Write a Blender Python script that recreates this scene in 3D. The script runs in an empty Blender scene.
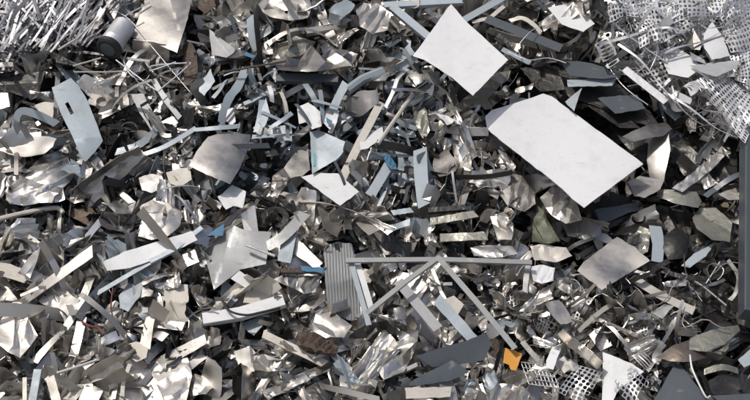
import bpy, bmesh, math, random
import numpy as np
from mathutils import Vector, Matrix, Quaternion

random.seed(7); np.random.seed(7)
sc = bpy.context.scene
COL = sc.collection
R = math.radians

# ------------------------------------------------------------------ camera
DIST, PITCH, SLOPE, Z0 = 14.0, R(8.0), R(50.0), 3.3
FWD = Vector((0, math.cos(PITCH), -math.sin(PITCH)))
UPV = Vector((0, math.sin(PITCH), math.cos(PITCH)))
RGT = Vector((1, 0, 0))
ORG = Vector((0, 0, Z0))                      # point of the heap face in the middle of the view
CAM = ORG - FWD * DIST
NRM = Vector((0, -math.sin(SLOPE), math.cos(SLOPE)))   # heap face normal
UPS = Vector((0, math.cos(SLOPE), math.sin(SLOPE)))    # up the slope
cd = bpy.data.cameras.new('camera'); cam = bpy.data.objects.new('camera', cd); COL.objects.link(cam)
cam.location = CAM; cam.rotation_euler = FWD.to_track_quat('-Z', 'Y').to_euler()
cd.sensor_width = 36.0; cd.lens = 36.0 * DIST / 7.5
cd.clip_end = 3000; cd.clip_start = 0.1
sc.camera = cam

# ------------------------------------------------------------------ sky, sun, exposure
SUN_EL, SUN_AZ = R(60), R(-130)     # azimuth measured from +Y towards +X
sdir = Vector((math.sin(SUN_AZ) * math.cos(SUN_EL), math.cos(SUN_AZ) * math.cos(SUN_EL), math.sin(SUN_EL)))
w = bpy.data.worlds.new('World'); sc.world = w; w.use_nodes = True
nt = w.node_tree; bg = nt.nodes['Background']
sky = nt.nodes.new('ShaderNodeTexSky'); sky.sky_type = 'NISHITA'; sky.sun_disc = False
sky.sun_elevation = SUN_EL; sky.sun_rotation = SUN_AZ
sky.air_density = .8; sky.dust_density = 3.5; sky.ozone_density = 1.0; sky.altitude = 100
nt.links.new(sky.outputs[0], bg.inputs[0]); bg.inputs[1].default_value = 0.094
sl = bpy.data.lights.new('sun', 'SUN'); sl.energy = 2.35; sl.angle = R(1.2); sl.color = (1.0, 0.96, 0.895)
so = bpy.data.objects.new('sun', sl); COL.objects.link(so)
so.rotation_euler = sdir.to_track_quat('Z', 'Y').to_euler(); so.location = (-6, -10, 20)
sc.view_settings.view_transform = 'Standard'; sc.view_settings.look = 'None'
sc.view_settings.exposure = 0.05; sc.view_settings.gamma = 1.0
try: sc.view_settings.use_curve_mapping = False
except Exception: pass

# ------------------------------------------------------------------ the heap face: photo position + height above it (cm) -> place
HOLES = [(262, 172, 30, 26), (600, 112, 40, 30), (690, 205, 46, 26), (725, 372, 34, 24), (400, 352, 26, 20),
         (20, 84, 26, 14), (450, 78, 30, 16), (230, 108, 24, 12), (520, 108, 26, 20), (352, 150, 20, 10),
         (78, 226, 26, 10), (590, 330, 36, 12), (110, 300, 26, 10), (700, 300, 40, 16)]
def bump(x, y):
    b = 7 * math.sin(x / 83.0 + 1.3) * math.cos(y / 61.0 + .4) + 5 * math.sin(x / 41.0 + y / 57.0)
    for hx, hy, r, d in HOLES:
        b -= d * math.exp(-((x - hx) ** 2 + (y - hy) ** 2) / (r * r))
    return b
def at(x, y, h=0.0):
    d = FWD * DIST + RGT * ((x - 375) / 100.0) + UPV * ((200 - y) / 100.0)
    o = ORG + NRM * (h / 100.0)
    t = (o - CAM).dot(NRM) / d.dot(NRM)
    return CAM + d * t
def to_px(p):
    q = Vector(p) - CAM; z = q.dot(FWD)
    return 375 + q.dot(RGT) / z * DIST * 100, 200 - q.dot(UPV) / z * DIST * 100

# ------------------------------------------------------------------ materials
MATS = {}
def material(key, base, rough, metal, dirt=(.07, .06, .05), damt=.35, bump_s=.25, bscale=9, brush=0, var=.25, spec=.5, fine=60, marks=0, mcol=(.12, .09, .07)):
    m = bpy.data.materials.new(key); m.use_nodes = True
    t = m.node_tree; N, L = t.nodes, t.links
    bs = N['Principled BSDF']
    oi = N.new('ShaderNodeObjectInfo'); at_ = N.new('ShaderNodeAttribute'); at_.attribute_name = 'piece'
    add = N.new('ShaderNodeMath'); add.operation = 'ADD'; L.new(oi.outputs['Random'], add.inputs[0]); L.new(at_.outputs['Fac'], add.inputs[1])
    fr = N.new('ShaderNodeMath'); fr.operation = 'FRACT'; L.new(add.outputs[0], fr.inputs[0])
    tc = N.new('ShaderNodeTexCoord')
    of = N.new('ShaderNodeVectorMath'); of.operation = 'ADD'
    sc_ = N.new('ShaderNodeMath'); sc_.operation = 'MULTIPLY'; sc_.inputs[1].default_value = 37; L.new(fr.outputs[0], sc_.inputs[0])
    L.new(tc.outputs['Object'], of.inputs[0]); L.new(sc_.outputs[0], of.inputs[1])
    n1 = N.new('ShaderNodeTexNoise'); n1.inputs['Scale'].default_value = 5; n1.inputs['Detail'].default_value = 8; n1.inputs['Roughness'].default_value = .68
    L.new(of.outputs[0], n1.inputs['Vector'])
    r1 = N.new('ShaderNodeMapRange'); r1.inputs[1].default_value = .5; r1.inputs[2].default_value = .78; r1.inputs[3].default_value = 0; r1.inputs[4].default_value = damt
    L.new(n1.outputs[0], r1.inputs[0])
    n2 = N.new('ShaderNodeTexNoise'); n2.inputs['Scale'].default_value = fine; n2.inputs['Detail'].default_value = 4
    if brush:
        mp = N.new('ShaderNodeMapping'); mp.inputs['Scale'].default_value = (1, .06, 1); L.new(of.outputs[0], mp.inputs[0]); L.new(mp.outputs[0], n2.inputs['Vector'])
    else: L.new(of.outputs[0], n2.inputs['Vector'])
    # fine specks and scratches of dirt
    r2 = N.new('ShaderNodeMapRange'); r2.inputs[1].default_value = .58; r2.inputs[2].default_value = .72; r2.inputs[3].default_value = 0; r2.inputs[4].default_value = damt * .55
    L.new(n2.outputs[0], r2.inputs[0])
    mx = N.new('ShaderNodeMath'); mx.operation = 'MAXIMUM'; L.new(r1.outputs[0], mx.inputs[0]); L.new(r2.outputs[0], mx.inputs[1])
    val = N.new('ShaderNodeMapRange'); val.inputs[3].default_value = 1 - var; val.inputs[4].default_value = 1 + var * .6; L.new(fr.outputs[0], val.inputs[0])
    hv = N.new('ShaderNodeHueSaturation'); hv.inputs['Color'].default_value = (*base, 1); L.new(val.outputs[0], hv.inputs['Value'])
    mc = N.new('ShaderNodeMix'); mc.data_type = 'RGBA'; L.new(mx.outputs[0], mc.inputs[0]); L.new(hv.outputs[0], mc.inputs[6]); mc.inputs[7].default_value = (*dirt, 1)
    out = mc.outputs[2]
    if marks:                                   # chips, scuffs and dried splashes with a shape of their own
        mp2 = N.new('ShaderNodeMapping'); mp2.inputs['Scale'].default_value = (1, 2.6, 1.4); mp2.inputs['Rotation'].default_value = (.4, .3, .7); L.new(of.outputs[0], mp2.inputs[0])
        n4 = N.new('ShaderNodeTexNoise'); n4.inputs['Scale'].default_value = 4.5; n4.inputs['Detail'].default_value = 12; n4.inputs['Roughness'].default_value = .62; L.new(mp2.outputs[0], n4.inputs['Vector'])
        r4 = N.new('ShaderNodeMapRange'); r4.inputs[1].default_value = .645; r4.inputs[2].default_value = .70; r4.inputs[4].default_value = marks; L.new(n4.outputs[0], r4.inputs[0])
        m4 = N.new('ShaderNodeMix'); m4.data_type = 'RGBA'; L.new(r4.outputs[0], m4.inputs[0]); L.new(out, m4.inputs[6]); m4.inputs[7].default_value = (*mcol, 1); out = m4.outputs[2]
    L.new(out, bs.inputs['Base Color'])
    rr = N.new('ShaderNodeMapRange'); rr.inputs[1].default_value = .3; rr.inputs[2].default_value = .75; rr.inputs[3].default_value = max(.05, rough - .1); rr.inputs[4].default_value = min(1, rough + .2)
    L.new(n1.outputs[0], rr.inputs[0]); L.new(rr.outputs[0], bs.inputs['Roughness'])
    if metal > 0:
        mm = N.new('ShaderNodeMapRange'); mm.inputs[1].default_value = 0; mm.inputs[2].default_value = 1; mm.inputs[3].default_value = metal; mm.inputs[4].default_value = metal * .2
        L.new(mx.outputs[0], mm.inputs[0]); L.new(mm.outputs[0], bs.inputs['Metallic'])
    bs.inputs['Specular IOR Level'].default_value = spec
    n3 = N.new('ShaderNodeTexNoise'); n3.inputs['Scale'].default_value = bscale; n3.inputs['Detail'].default_value = 2; n3.inputs['Distortion'].default_value = .6
    L.new(of.outputs[0], n3.inputs['Vector'])
    b1 = N.new('ShaderNodeBump'); b1.inputs['Strength'].default_value = bump_s; b1.inputs['Distance'].default_value = .03; L.new(n3.outputs[0], b1.inputs['Height'])
    b2 = N.new('ShaderNodeBump'); b2.inputs['Strength'].default_value = .10; b2.inputs['Distance'].default_value = .004
    L.new(n2.outputs[0], b2.inputs['Height']); L.new(b1.outputs[0], b2.inputs['Normal']); L.new(b2.outputs[0], bs.inputs['Normal'])
    MATS[key] = m
    return m
material('bright_metal', (.79, .762, .715), .36, 1, damt=.42, bump_s=.16, bscale=5)
material('satin_metal', (.49, .47, .44), .40, 1, damt=.26, bump_s=.10, bscale=3, brush=1, var=.3)
material('dull_metal', (.48, .46, .43), .41, .95, damt=.5, bump_s=.2, bscale=6)
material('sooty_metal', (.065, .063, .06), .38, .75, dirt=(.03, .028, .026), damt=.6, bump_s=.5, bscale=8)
material('silver_metal', (.72, .72, .72), .46, .6, damt=.4, bump_s=.2)
material('zinc_metal', (.37, .37, .385), .46, .55, damt=.35, bump_s=.15, var=.35)
material('post_paint', (.075, .088, .10), .42, .1, dirt=(.06, .06, .06), damt=.4, bump_s=.08, bscale=3, var=.05, marks=.6, mcol=(.2,.2,.2))
material('frame_metal', (.34, .345, .34), .45, .2, damt=.35, bump_s=.12, bscale=5, var=.15, marks=.6, mcol=(.5,.5,.48))
material('warm_metal', (.66, .625, .57), .41, .9, dirt=(.12, .09, .06), damt=.5, bump_s=.25, bscale=5)
material('white_paint', (.72, .72, .715), .38, 0, dirt=(.30, .27, .23), damt=.30, bump_s=.10, bscale=2.2, var=.05, fine=34, marks=.3, mcol=(.34, .30, .25))
material('cream_paint', (.56, .525, .465), .5, .2, dirt=(.2, .16, .11), damt=.4, bump_s=.15, bscale=5, var=.15, marks=.6, mcol=(.2,.16,.12))
material('pale_blue_paint', (.37, .42, .45), .42, .15, dirt=(.14, .14, .14), damt=.4, bump_s=.12, bscale=5, var=.22, marks=.6, mcol=(.25,.25,.24))
material('slate_paint', (.105, .12, .135), .40, .1, dirt=(.05, .05, .05), damt=.4, bump_s=.12, bscale=5, var=.3, marks=.6, mcol=(.3,.3,.3))
material('grey_paint', (.36, .365, .365), .40, .3, damt=.3, bump_s=.12, bscale=4, var=.2, marks=.6, mcol=(.16,.14,.12))
material('black_rubber', (.018, .018, .019), .55, 0, dirt=(.08, .07, .06), damt=.4)
material('rusty_metal', (.08, .056, .042), .6, .3, dirt=(.05, .03, .02), damt=.7, bump_s=.6, bscale=22)
material('brown_metal', (.135, .10, .07), .5, .4, dirt=(.03, .025, .02), damt=.6, bump_s=.4, bscale=14)
material('brown_sheen', (.24, .20, .165), .35, .8, damt=.5, bump_s=.3)
material('olive_paint', (.062, .070, .036), .45, .1, damt=.4, bump_s=.15, var=.1, marks=.6, mcol=(.3,.3,.28))
material('olive_metal', (.36, .35, .30), .38, .75, damt=.5, bump_s=.35)
material('orange_paint', (.60, .27, .035), .5, 0, dirt=(.12, .06, .02), damt=.4, bump_s=.1, var=.03, marks=.6, mcol=(.2,.12,.06))
material('blue_film', (.06, .17, .28), .45, 0, damt=.25, var=.1, marks=.6, mcol=(.4,.42,.44))
material('teal_mark', (.08, .45, .45), .5, 0, damt=.2, var=.05)
material('tan_board', (.60, .555, .475), .7, 0, dirt=(.25, .2, .15), damt=.4, bump_s=.1, var=.1, marks=.6, mcol=(.3,.25,.19))
material('red_wire', (.16, .05, .035), .5, 0, damt=.3)
material('yard_concrete', (.30, .295, .28), .85, 0, dirt=(.12, .11, .1), damt=.7, bump_s=.2, fine=25)
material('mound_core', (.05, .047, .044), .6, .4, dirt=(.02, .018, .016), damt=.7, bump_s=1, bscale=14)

# ------------------------------------------------------------------ helpers
def tag(o, label=None, cat=None, group=None, kind=None):
    if label: o['label'] = label
    if cat: o['category'] = cat
    if group: o['group'] = group
    if kind: o['kind'] = kind
    return o
def link(name, me, mat, parent=None, loc=None):
    o = bpy.data.objects.new(name, me); COL.objects.link(o)
    if mat: me.materials.append(MATS[mat])
    if parent is not None: o.parent = parent
    if loc is not None: o.location = loc
    return o
def bm_to_mesh(bm, name, angle=28):
    me = bpy.data.meshes.new(name); bm.normal_update(); bm.to_mesh(me); bm.free()
    me.polygons.foreach_set('use_smooth', [True] * len(me.polygons))
    me.set_sharp_from_angle(angle=R(angle))
    return me
def shell(bm, t):
    """gives a sheet its thickness t (cm)"""
    bm.normal_update(); t = t / 100.0
    fs = bm.faces[:]; bd = [e for e in bm.edges if len(e.link_faces) == 1]
    bd = [(e.verts[0], e.verts[1]) if e.link_loops[0].vert == e.verts[0] else (e.verts[1], e.verts[0]) for e in bd]
    tw = {v: bm.verts.new(v.co - v.normal * t) for v in bm.verts[:]}
    for f in fs:
        try: bm.faces.new([tw[v] for v in reversed(f.verts)])
        except ValueError: pass
    for a, b in bd:
        try: bm.faces.new((b, a, tw[a], tw[b]))
        except ValueError: pass
def tri(v):
    return 2 * abs(2 * (v - np.floor(v + .5))) - 1
from mathutils.geometry import delaunay_2d_cdt
def facets(bm, pts, L, c, seed, holes=()):
    """fills an outline with creased facets, each about L across and up to slope c; z = height"""
    g = random.Random(seed); sp = L * .5; an = g.uniform(0, math.pi); ca, sa = math.cos(an), math.sin(an)
    V, E = [], []
    def loop(q):
        ring = []
        for i in range(len(q)):
            (x1, y1), (x2, y2) = q[i][:2], q[(i + 1) % len(q)][:2]; k = max(1, int(math.hypot(x2 - x1, y2 - y1) / (sp * 1.1)))
            for j in range(k):
                r = .0 if j == 0 else .12 * sp
                ring.append(len(V)); V.append(Vector((x1 + (x2 - x1) * j / k + g.uniform(-r, r), y1 + (y2 - y1) * j / k + g.uniform(-r, r))))
        for i in range(len(ring)): E.append((ring[i], ring[(i + 1) % len(ring)]))
        return [V[i] for i in ring]
    out = loop(pts); hol = [loop(q) for q in holes]
    nb = len(V); xs = [p[0] for p in pts]; ys = [p[1] for p in pts]; cx, cy = sum(xs) / len(xs), sum(ys) / len(ys)
    D = math.hypot(max(xs) - min(xs), max(ys) - min(ys)) / 2; H = [None] * nb; s = -D; sg = 1; amp = c * L * .26; fan = g.uniform(-.3, .3)
    while s < D:                                   # long sharp creases, ridge and valley in turn, fanning a little
        t = -D; last = None; a0 = amp * g.uniform(.35, 1) * sg; ph = g.uniform(0, 6)
        while t < D:
            q = s * (1 + fan * t / D) + g.uniform(-.09, .09) * L; x, y = cx + ca * t - sa * q, cy + sa * t + ca * q
            if inside(out, x, y) and not any(inside(k, x, y) for k in hol) and min((x - v.x) ** 2 + (y - v.y) ** 2 for v in V[:nb]) > (.16 * L) ** 2:
                V.append(Vector((x, y))); H.append(a0 * (.75 + .5 * math.sin(t / L * 1.7 + ph)) + g.uniform(-.25, .25) * amp)
                if last is not None: E.append((last, len(V) - 1))
                last = len(V) - 1
            else: last = None
            t += L * g.uniform(.45, .8)
        s += L * g.uniform(.2, .55); sg = -sg
    ov, oe, of, ovs, _, _ = delaunay_2d_cdt(V, E, [], 0, 1e-4)
    hz = []
    for i, p in enumerate(ov):
        h_ = next((H[k] for k in ovs[i] if k < len(H) and H[k] is not None), None)
        if h_ is None:
            ds = sorted(((p.x - V[k].x) ** 2 + (p.y - V[k].y) ** 2, H[k]) for k in range(nb, len(V)))[:2]
            h_ = sum(q[1] for q in ds) / len(ds) + g.uniform(-.3, .3) * amp if ds else 0
        hz.append(h_)
    vs = [bm.verts.new((p.x, p.y, hz[i])) for i, p in enumerate(ov)]
    for f in of:
        m = (ov[f[0]] + ov[f[1]] + ov[f[2]]) / 3
        if inside(out, m.x, m.y) and not any(inside(q, m.x, m.y) for q in hol): bm.faces.new([vs[i] for i in f])
    bmesh.ops.delete(bm, geom=[v for v in bm.verts if not v.link_faces], context='VERTS')
    crinkle(bm, g, 4.5, .035, 2)
def crinkle(bm, g, least, k, levels):
    """breaks long facets up into finer and finer creases"""
    for _ in range(levels):
        es = [e for e in bm.edges if e.calc_length() > least]
        if not es: break
        ln = {}
        for e in es:
            for v in e.verts: ln[v] = e.calc_length()
        old = set(bm.verts); mean = sum(e.calc_length() for e in es) / len(es)
        bmesh.ops.subdivide_edges(bm, edges=es, cuts=1); bmesh.ops.triangulate(bm, faces=bm.faces[:])
        for v in bm.verts:
            if v not in old: v.co += Vector((g.uniform(-.4, .4), g.uniform(-.4, .4), g.uniform(-1, 1) * 1.0)) * (mean * k)
def wob_fn(seed, L, a):
    g = random.Random(seed); T = [(g.uniform(-1, 1) * 6.28 / L, g.uniform(-1, 1) * 6.28 / L, g.uniform(0, 6.28)) for _ in range(4)]
    return lambda x, y: sum(a * .5 * math.sin(x * p + y * q + r) for p, q, r in T)
FOOT = []                      # footprints of placed features in the picture: (name, polygon)
CLEAR = []                     # the footprints loose pieces must not cover
def keep_clear(label): return any(k in label for k in ('frame', 'orange', 'large white', 'white square sheet', 'slate', 'black sheet', 'dark slot', 'dark grey blade', 'teal smear', 'satin', 'post'))
LAND = []                      # landmarks: (phrase, x, y)
SEED = [100]
def inside(poly, x, y):
    c = False; n = len(poly)
    for i in range(n):
        x1, y1 = poly[i][:2]; x2, y2 = poly[i - 1][:2]
        if (y1 > y) != (y2 > y) and x < (x2 - x1) * (y - y1) / (y2 - y1) + x1: c = not c
    return c
def sheet(name, label, cat, mat, pts, h=10, tilt=(0, .15), t=.35, bulge=0, crum=None, wob=None, bends=(), holes=(), ribs=None,
          lm=None, parent=None, step=None, angle=24, edge=.25, part=False, group=None, base=None, mask=True):
    """a piece of sheet metal: outline as seen, tilt = how far it stands out to the right / downwards per unit, bends = fold lines"""
    SEED[0] += 1; sd = SEED[0]
    xs = [p[0] for p in pts]; ys = [p[1] for p in pts]
    cx, cy = sum(xs) / len(xs), sum(ys) / len(ys)
    size = max(max(xs) - min(xs), max(ys) - min(ys), 4)
    if step is None: step = max(1.2, size / 30.0) if (crum or ribs) else max(2.0, size / 16.0)
    wf = wob_fn(sd, wob[1], wob[0]) if wob else wob_fn(sd, size * .9, size * .012)
    ef = wob_fn(sd + 5000, 9, edge); ef2 = wob_fn(sd + 6000, 9, edge)
    bm = bmesh.new()
    if crum: facets(bm, pts, crum[1] * .9, crum[0] * 1.45, sd, holes)
    else: bm.faces.new([bm.verts.new((p[0], p[1], 0)) for p in pts])
    def cut(co, no):
        bmesh.ops.bisect_plane(bm, geom=bm.verts[:] + bm.edges[:] + bm.faces[:], plane_co=co, plane_no=no, dist=1e-4)
    for bd in bends if not crum else ():
        dx, dy = bd[2] - bd[0], bd[3] - bd[1]; cut((bd[0], bd[1], 0), Vector((-dy, dx, 0)).normalized())
    for q in holes if not crum else ():
        for i in range(len(q)):
            dx, dy = q[i][0] - q[i - 1][0], q[i][1] - q[i - 1][1]; cut((q[i][0], q[i][1], 0), Vector((-dy, dx, 0)).normalized())
    if ribs:
        ra = ribs[2] if len(ribs) > 2 else 0
        n_ = Vector((math.cos(ra), math.sin(ra), 0)); c_ = cx * n_.x + cy * n_.y
        for m in range(-int(size / ribs[0]) * 2 - 2, int(size / ribs[0]) * 2 + 3): cut(n_ * (c_ + m * ribs[0] / 2), n_)
        step = max(step, 6)
    v = min(xs) + step * .6
    while v < max(xs) and not crum: cut((v, 0, 0), (1, 0, 0)); v += step
    v = min(ys) + step * .6
    while v < max(ys) and not crum: cut((0, v, 0), (0, 1, 0)); v += step
    if holes and not crum:
        bm.faces.ensure_lookup_table()
        dl = [f for f in bm.faces if any(inside(q, f.calc_center_median().x, f.calc_center_median().y) for q in holes)]
        bmesh.ops.delete(bm, geom=dl, context='FACES')
    hb = bump(cx, cy) if base is None else base
    org = at(cx, cy, hb + h) if parent is None else parent.location.copy()
    for vv in bm.verts:
        x, y = vv.co.x, vv.co.y
        d = h + hb + tilt[0] * (x - cx) + tilt[1] * (y - cy) + wf(x, y)
        if bulge: d += bulge * (1 - (((x - cx) / size * 2) ** 2 + ((y - cy) / size * 2) ** 2))
        for bd in bends:
            dx, dy = bd[2] - bd[0], bd[3] - bd[1]; l = math.hypot(dx, dy)
            s = (-(x - bd[0]) * dy + (y - bd[1]) * dx) / l
            d += bd[4] * max(0, s)
        if crum: d += vv.co.z
        if ribs: d += ribs[1] * float(tri(((x - cx) * math.cos(ra) + (y - cy) * math.sin(ra)) / ribs[0]))
        vv.co = at(x + ef(x, y), y + ef2(x, y), d) - org
    shell(bm, t)
    me = bm_to_mesh(bm, name, 16 if crum else angle)
    o = link(name, me, mat, parent, None if parent is not None else org)
    if not part:
        tag(o, label, cat, group, 'thing')
        if mask:
            FOOT.append(list(pts))
            if keep_clear(label): CLEAR.append(FOOT[-1])
        if lm: LAND.append((lm, cx, cy))
    return o
def smooth_path(P, n):
    if n <= 1 or len(P) < 3: return P
    Q = [P[0]] + list(P) + [P[-1]]; out = []
    for i in range(1, len(Q) - 2):
        for k in range(n):
            u = k / n; a, b, c, d = (np.array(Q[j], float) for j in (i - 1, i, i + 1, i + 2))
            out.append(tuple(.5 * (2 * b + (c - a) * u + (2 * a - 5 * b + 4 * c - d) * u * u + (3 * b - a - 3 * c + d) * u ** 3)))
    out.append(tuple(map(float, P[-1])))
    return out
def section(kind, w, t=.4):
    a = w / 2
    if kind == 'round': return [(a * math.cos(k * math.pi / 4), a * math.sin(k * math.pi / 4)) for k in range(8)]
    if kind == 'flat': return [(-a, -t / 2), (a, -t / 2), (a, t / 2), (-a, t / 2)]
    if kind == 'box': b = t / 2; c = min(a, b) * .12; return [(-a + c, -b), (a - c, -b), (a, -b + c), (a, b - c), (a - c, b), (-a + c, b), (-a, b - c), (-a, -b + c)]
    if kind == 'angle': return [(-a, -a * .9), (-a + .5, -a * .9), (-a + .5, a * .5 - .5), (a, a * .5 - .5), (a, a * .5), (-a, a * .5)]
    if kind == 'channel': d = w * .55; return [(-a, -d), (-a + .5, -d), (-a + .5, -.5), (a - .5, -.5), (a - .5, -d), (a, -d), (a, 0), (-a, 0)]
def sweep_bm(P3, sec, twist=0., twist0=0., taper=None, nref=None, rotmin=True, torn=None):
    bm = bmesh.new(); n = len(P3); rings = []
    sk = (torn.uniform(-.5, .5), torn.uniform(-.5, .5)) if torn else None
    nr = Vector(nref) if nref is not None else NRM
    for i, p in enumerate(P3):
        tg = (P3[min(i + 1, n - 1)] - P3[max(i - 1, 0)]).normalized()
        sd = tg.cross(nr)
        if sd.length < 1e-3: sd = tg.orthogonal()
        sd.normalize(); up = sd.cross(tg)
        if rotmin: nr = up if i == 0 or True else nr
        a = twist0 + twist * i / max(1, n - 1); ca, sa = math.cos(a), math.sin(a)
        k = taper(i / max(1, n - 1)) if taper else 1
        if torn: k *= torn.uniform(.9, 1.06)
        ex = (sk[0] if i == 0 else sk[1] if i == n - 1 else 0) if torn else 0
        rings.append([bm.verts.new(p + (sd * (ca * q[0] - sa * q[1]) + up * (sa * q[0] + ca * q[1])) * (k / 100.0) + tg * (ex * q[0] / 100.0)) for q in sec])
    m = len(sec)
    for i in range(n - 1):
        for j in range(m): bm.faces.new((rings[i][j], rings[i][(j + 1) % m], rings[i + 1][(j + 1) % m], rings[i + 1][j]))
    bm.faces.new(rings[0][::-1]); bm.faces.new(rings[-1])
    return bm
def bar(name, label, cat, mat, path, w, kind='flat', t=.5, h=12, n=1, twist=0, twist0=0, lm=None, parent=None, part=False, group=None, base=None, mask=True, taper=None):
    xs = [p[0] for p in path]; ys = [p[1] for p in path]; cx, cy = sum(xs) / len(xs), sum(ys) / len(ys)
    hb = bump(cx, cy) if base is None else base
    P = smooth_path([(p[0], p[1], (p[2] if len(p) > 2 else 0) + h + hb) for p in path], n)
    if n == 1 and len(P) == 2 and kind in ('flat', 'round'):
        SEED[0] += 1; wf = wob_fn(SEED[0], 40, .5)
        a, b = np.array(P[0]), np.array(P[1]); P = [tuple(a + (b - a) * k / 8 + np.array((0, 0, wf(k * 8, 0)))) for k in range(9)]
    org = at(cx, cy, h + hb) if parent is None else parent.location.copy()
    P3 = [at(*p) - org for p in P]
    bm = sweep_bm(P3, section(kind, w, t), twist, twist0, taper, torn=random.Random(int(cx * 7 + cy * 13)) if kind == 'flat' else None)
    me = bm_to_mesh(bm, name, 40)
    o = link(name, me, mat, parent, None if parent is not None else org)
    if not part:
        tag(o, label, cat, group, 'thing')
        if mask:
            for i in range(len(path) - 1):
                (x1, y1), (x2, y2) = path[i][:2], path[i + 1][:2]; l = math.hypot(x2 - x1, y2 - y1) or 1
                nx, ny = -(y2 - y1) / l * w / 2, (x2 - x1) / l * w / 2
                FOOT.append([(x1 + nx, y1 + ny), (x2 + nx, y2 + ny), (x2 - nx, y2 - ny), (x1 - nx, y1 - ny)])
                if keep_clear(label): CLEAR.append(FOOT[-1])
        if lm: LAND.append((lm, cx, cy))
    return o
def lattice(name, label, cat, mat, c, nu, nv, hole=.33, h=14, tilt=(0, .2), bulge=0, curl=None, t=.35, wobble=2., lm=None, group=None, mask=False, skip=0., oval=1.):
    """stamping skeleton: a sheet punched with a grid of holes; c = four corners as seen"""
    SEED[0] += 1; g = random.Random(SEED[0])
    cx, cy = sum(p[0] for p in c) / 4, sum(p[1] for p in c) / 4; hb = bump(cx, cy)
    size = max(max(p[0] for p in c) - min(p[0] for p in c), max(p[1] for p in c) - min(p[1] for p in c))
    wf = wob_fn(SEED[0], size * .8, wobble)
    org = at(cx, cy, h + hb)
    def P(u, v):
        u_, v_ = u / nu, v / nv
        x = (c[0][0] * (1 - u_) + c[1][0] * u_) * (1 - v_) + (c[3][0] * (1 - u_) + c[2][0] * u_) * v_
        y = (c[0][1] * (1 - u_) + c[1][1] * u_) * (1 - v_) + (c[3][1] * (1 - u_) + c[2][1] * u_) * v_
        x += wf(y * 1.3, x) * .6; y += wf(x + 40, y * 1.2) * .6
        d = h + hb + tilt[0] * (x - cx) + tilt[1] * (y - cy) + wf(x, y) + bulge * math.sin(math.pi * u_) + (curl or 0) * math.sin(math.pi * v_) + (wobble * 1.1 * float(tri(u_ * 1.1 + v_ * .7 + size * .37)) if nv > 1 else 0)
        return at(x, y, d) - org
    bm = bmesh.new(); V = {}
    def vert(u, v):
        k = (round(u * 24), round(v * 24))
        if k not in V: V[k] = bm.verts.new(P(u, v))
        return V[k]
    for i in range(nu):
        for j in range(nv):
            out = [vert(i + a, j + b) for a, b in ((0, 0), (.5, 0), (1, 0), (1, .5), (1, 1), (.5, 1), (0, 1), (0, .5))]
            rim = min(i, j, nu - 1 - i, nv - 1 - j) == 0
            if nv > 1 and g.random() < (.16 if rim else .05): continue
            ho = hole * g.uniform(.92, 1.1) + .03 if nv > 1 else hole
            inn = [bm.verts.new(P(i + .5 + ho * oval * math.cos(a), j + .5 + ho * math.sin(a))) for a in [(-3 + k) * math.pi / 4 for k in range(8)]]
            for k in range(8): bm.faces.new((out[k], out[(k + 1) % 8], inn[(k + 1) % 8], inn[k]))
    shell(bm, t)
    o = link(name, bm_to_mesh(bm, name, 35), mat, None, org); tag(o, label, cat, group, 'thing')
    if mask: FOOT.append(list(c))
    if lm: LAND.append((lm, cx, cy))
    return o

# ------------------------------------------------------------------ ground and mound
def ground():
    bm = bmesh.new(); S = 400
    bm.faces.new([bm.verts.new(p) for p in ((-S, -S, 0), (S, -S, 0), (S, S, 0), (-S, S, 0))])
    o = link('ground', bm_to_mesh(bm, 'ground'), 'yard_concrete'); tag(o, 'grey concrete yard the scrap heap stands on', None, None, 'structure')
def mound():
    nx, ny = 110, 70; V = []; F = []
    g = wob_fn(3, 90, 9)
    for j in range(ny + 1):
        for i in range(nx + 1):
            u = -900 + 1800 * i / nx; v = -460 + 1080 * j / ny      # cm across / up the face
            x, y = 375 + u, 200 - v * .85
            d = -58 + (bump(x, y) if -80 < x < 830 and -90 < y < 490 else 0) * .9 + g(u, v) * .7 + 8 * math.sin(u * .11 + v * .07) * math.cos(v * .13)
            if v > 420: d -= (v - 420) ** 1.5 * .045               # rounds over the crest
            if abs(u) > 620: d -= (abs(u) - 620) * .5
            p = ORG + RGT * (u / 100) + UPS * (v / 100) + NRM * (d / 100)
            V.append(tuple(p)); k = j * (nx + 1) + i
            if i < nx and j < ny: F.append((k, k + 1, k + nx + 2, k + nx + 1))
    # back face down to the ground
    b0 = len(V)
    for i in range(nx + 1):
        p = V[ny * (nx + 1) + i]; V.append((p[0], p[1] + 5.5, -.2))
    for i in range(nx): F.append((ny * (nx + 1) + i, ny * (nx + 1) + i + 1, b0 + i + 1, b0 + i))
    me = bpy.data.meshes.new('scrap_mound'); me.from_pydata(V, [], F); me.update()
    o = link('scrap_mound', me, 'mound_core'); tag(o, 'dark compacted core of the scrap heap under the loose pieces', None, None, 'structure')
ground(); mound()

# ================================================================== the pieces one can pick out, area by area
S, B = sheet, bar
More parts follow.
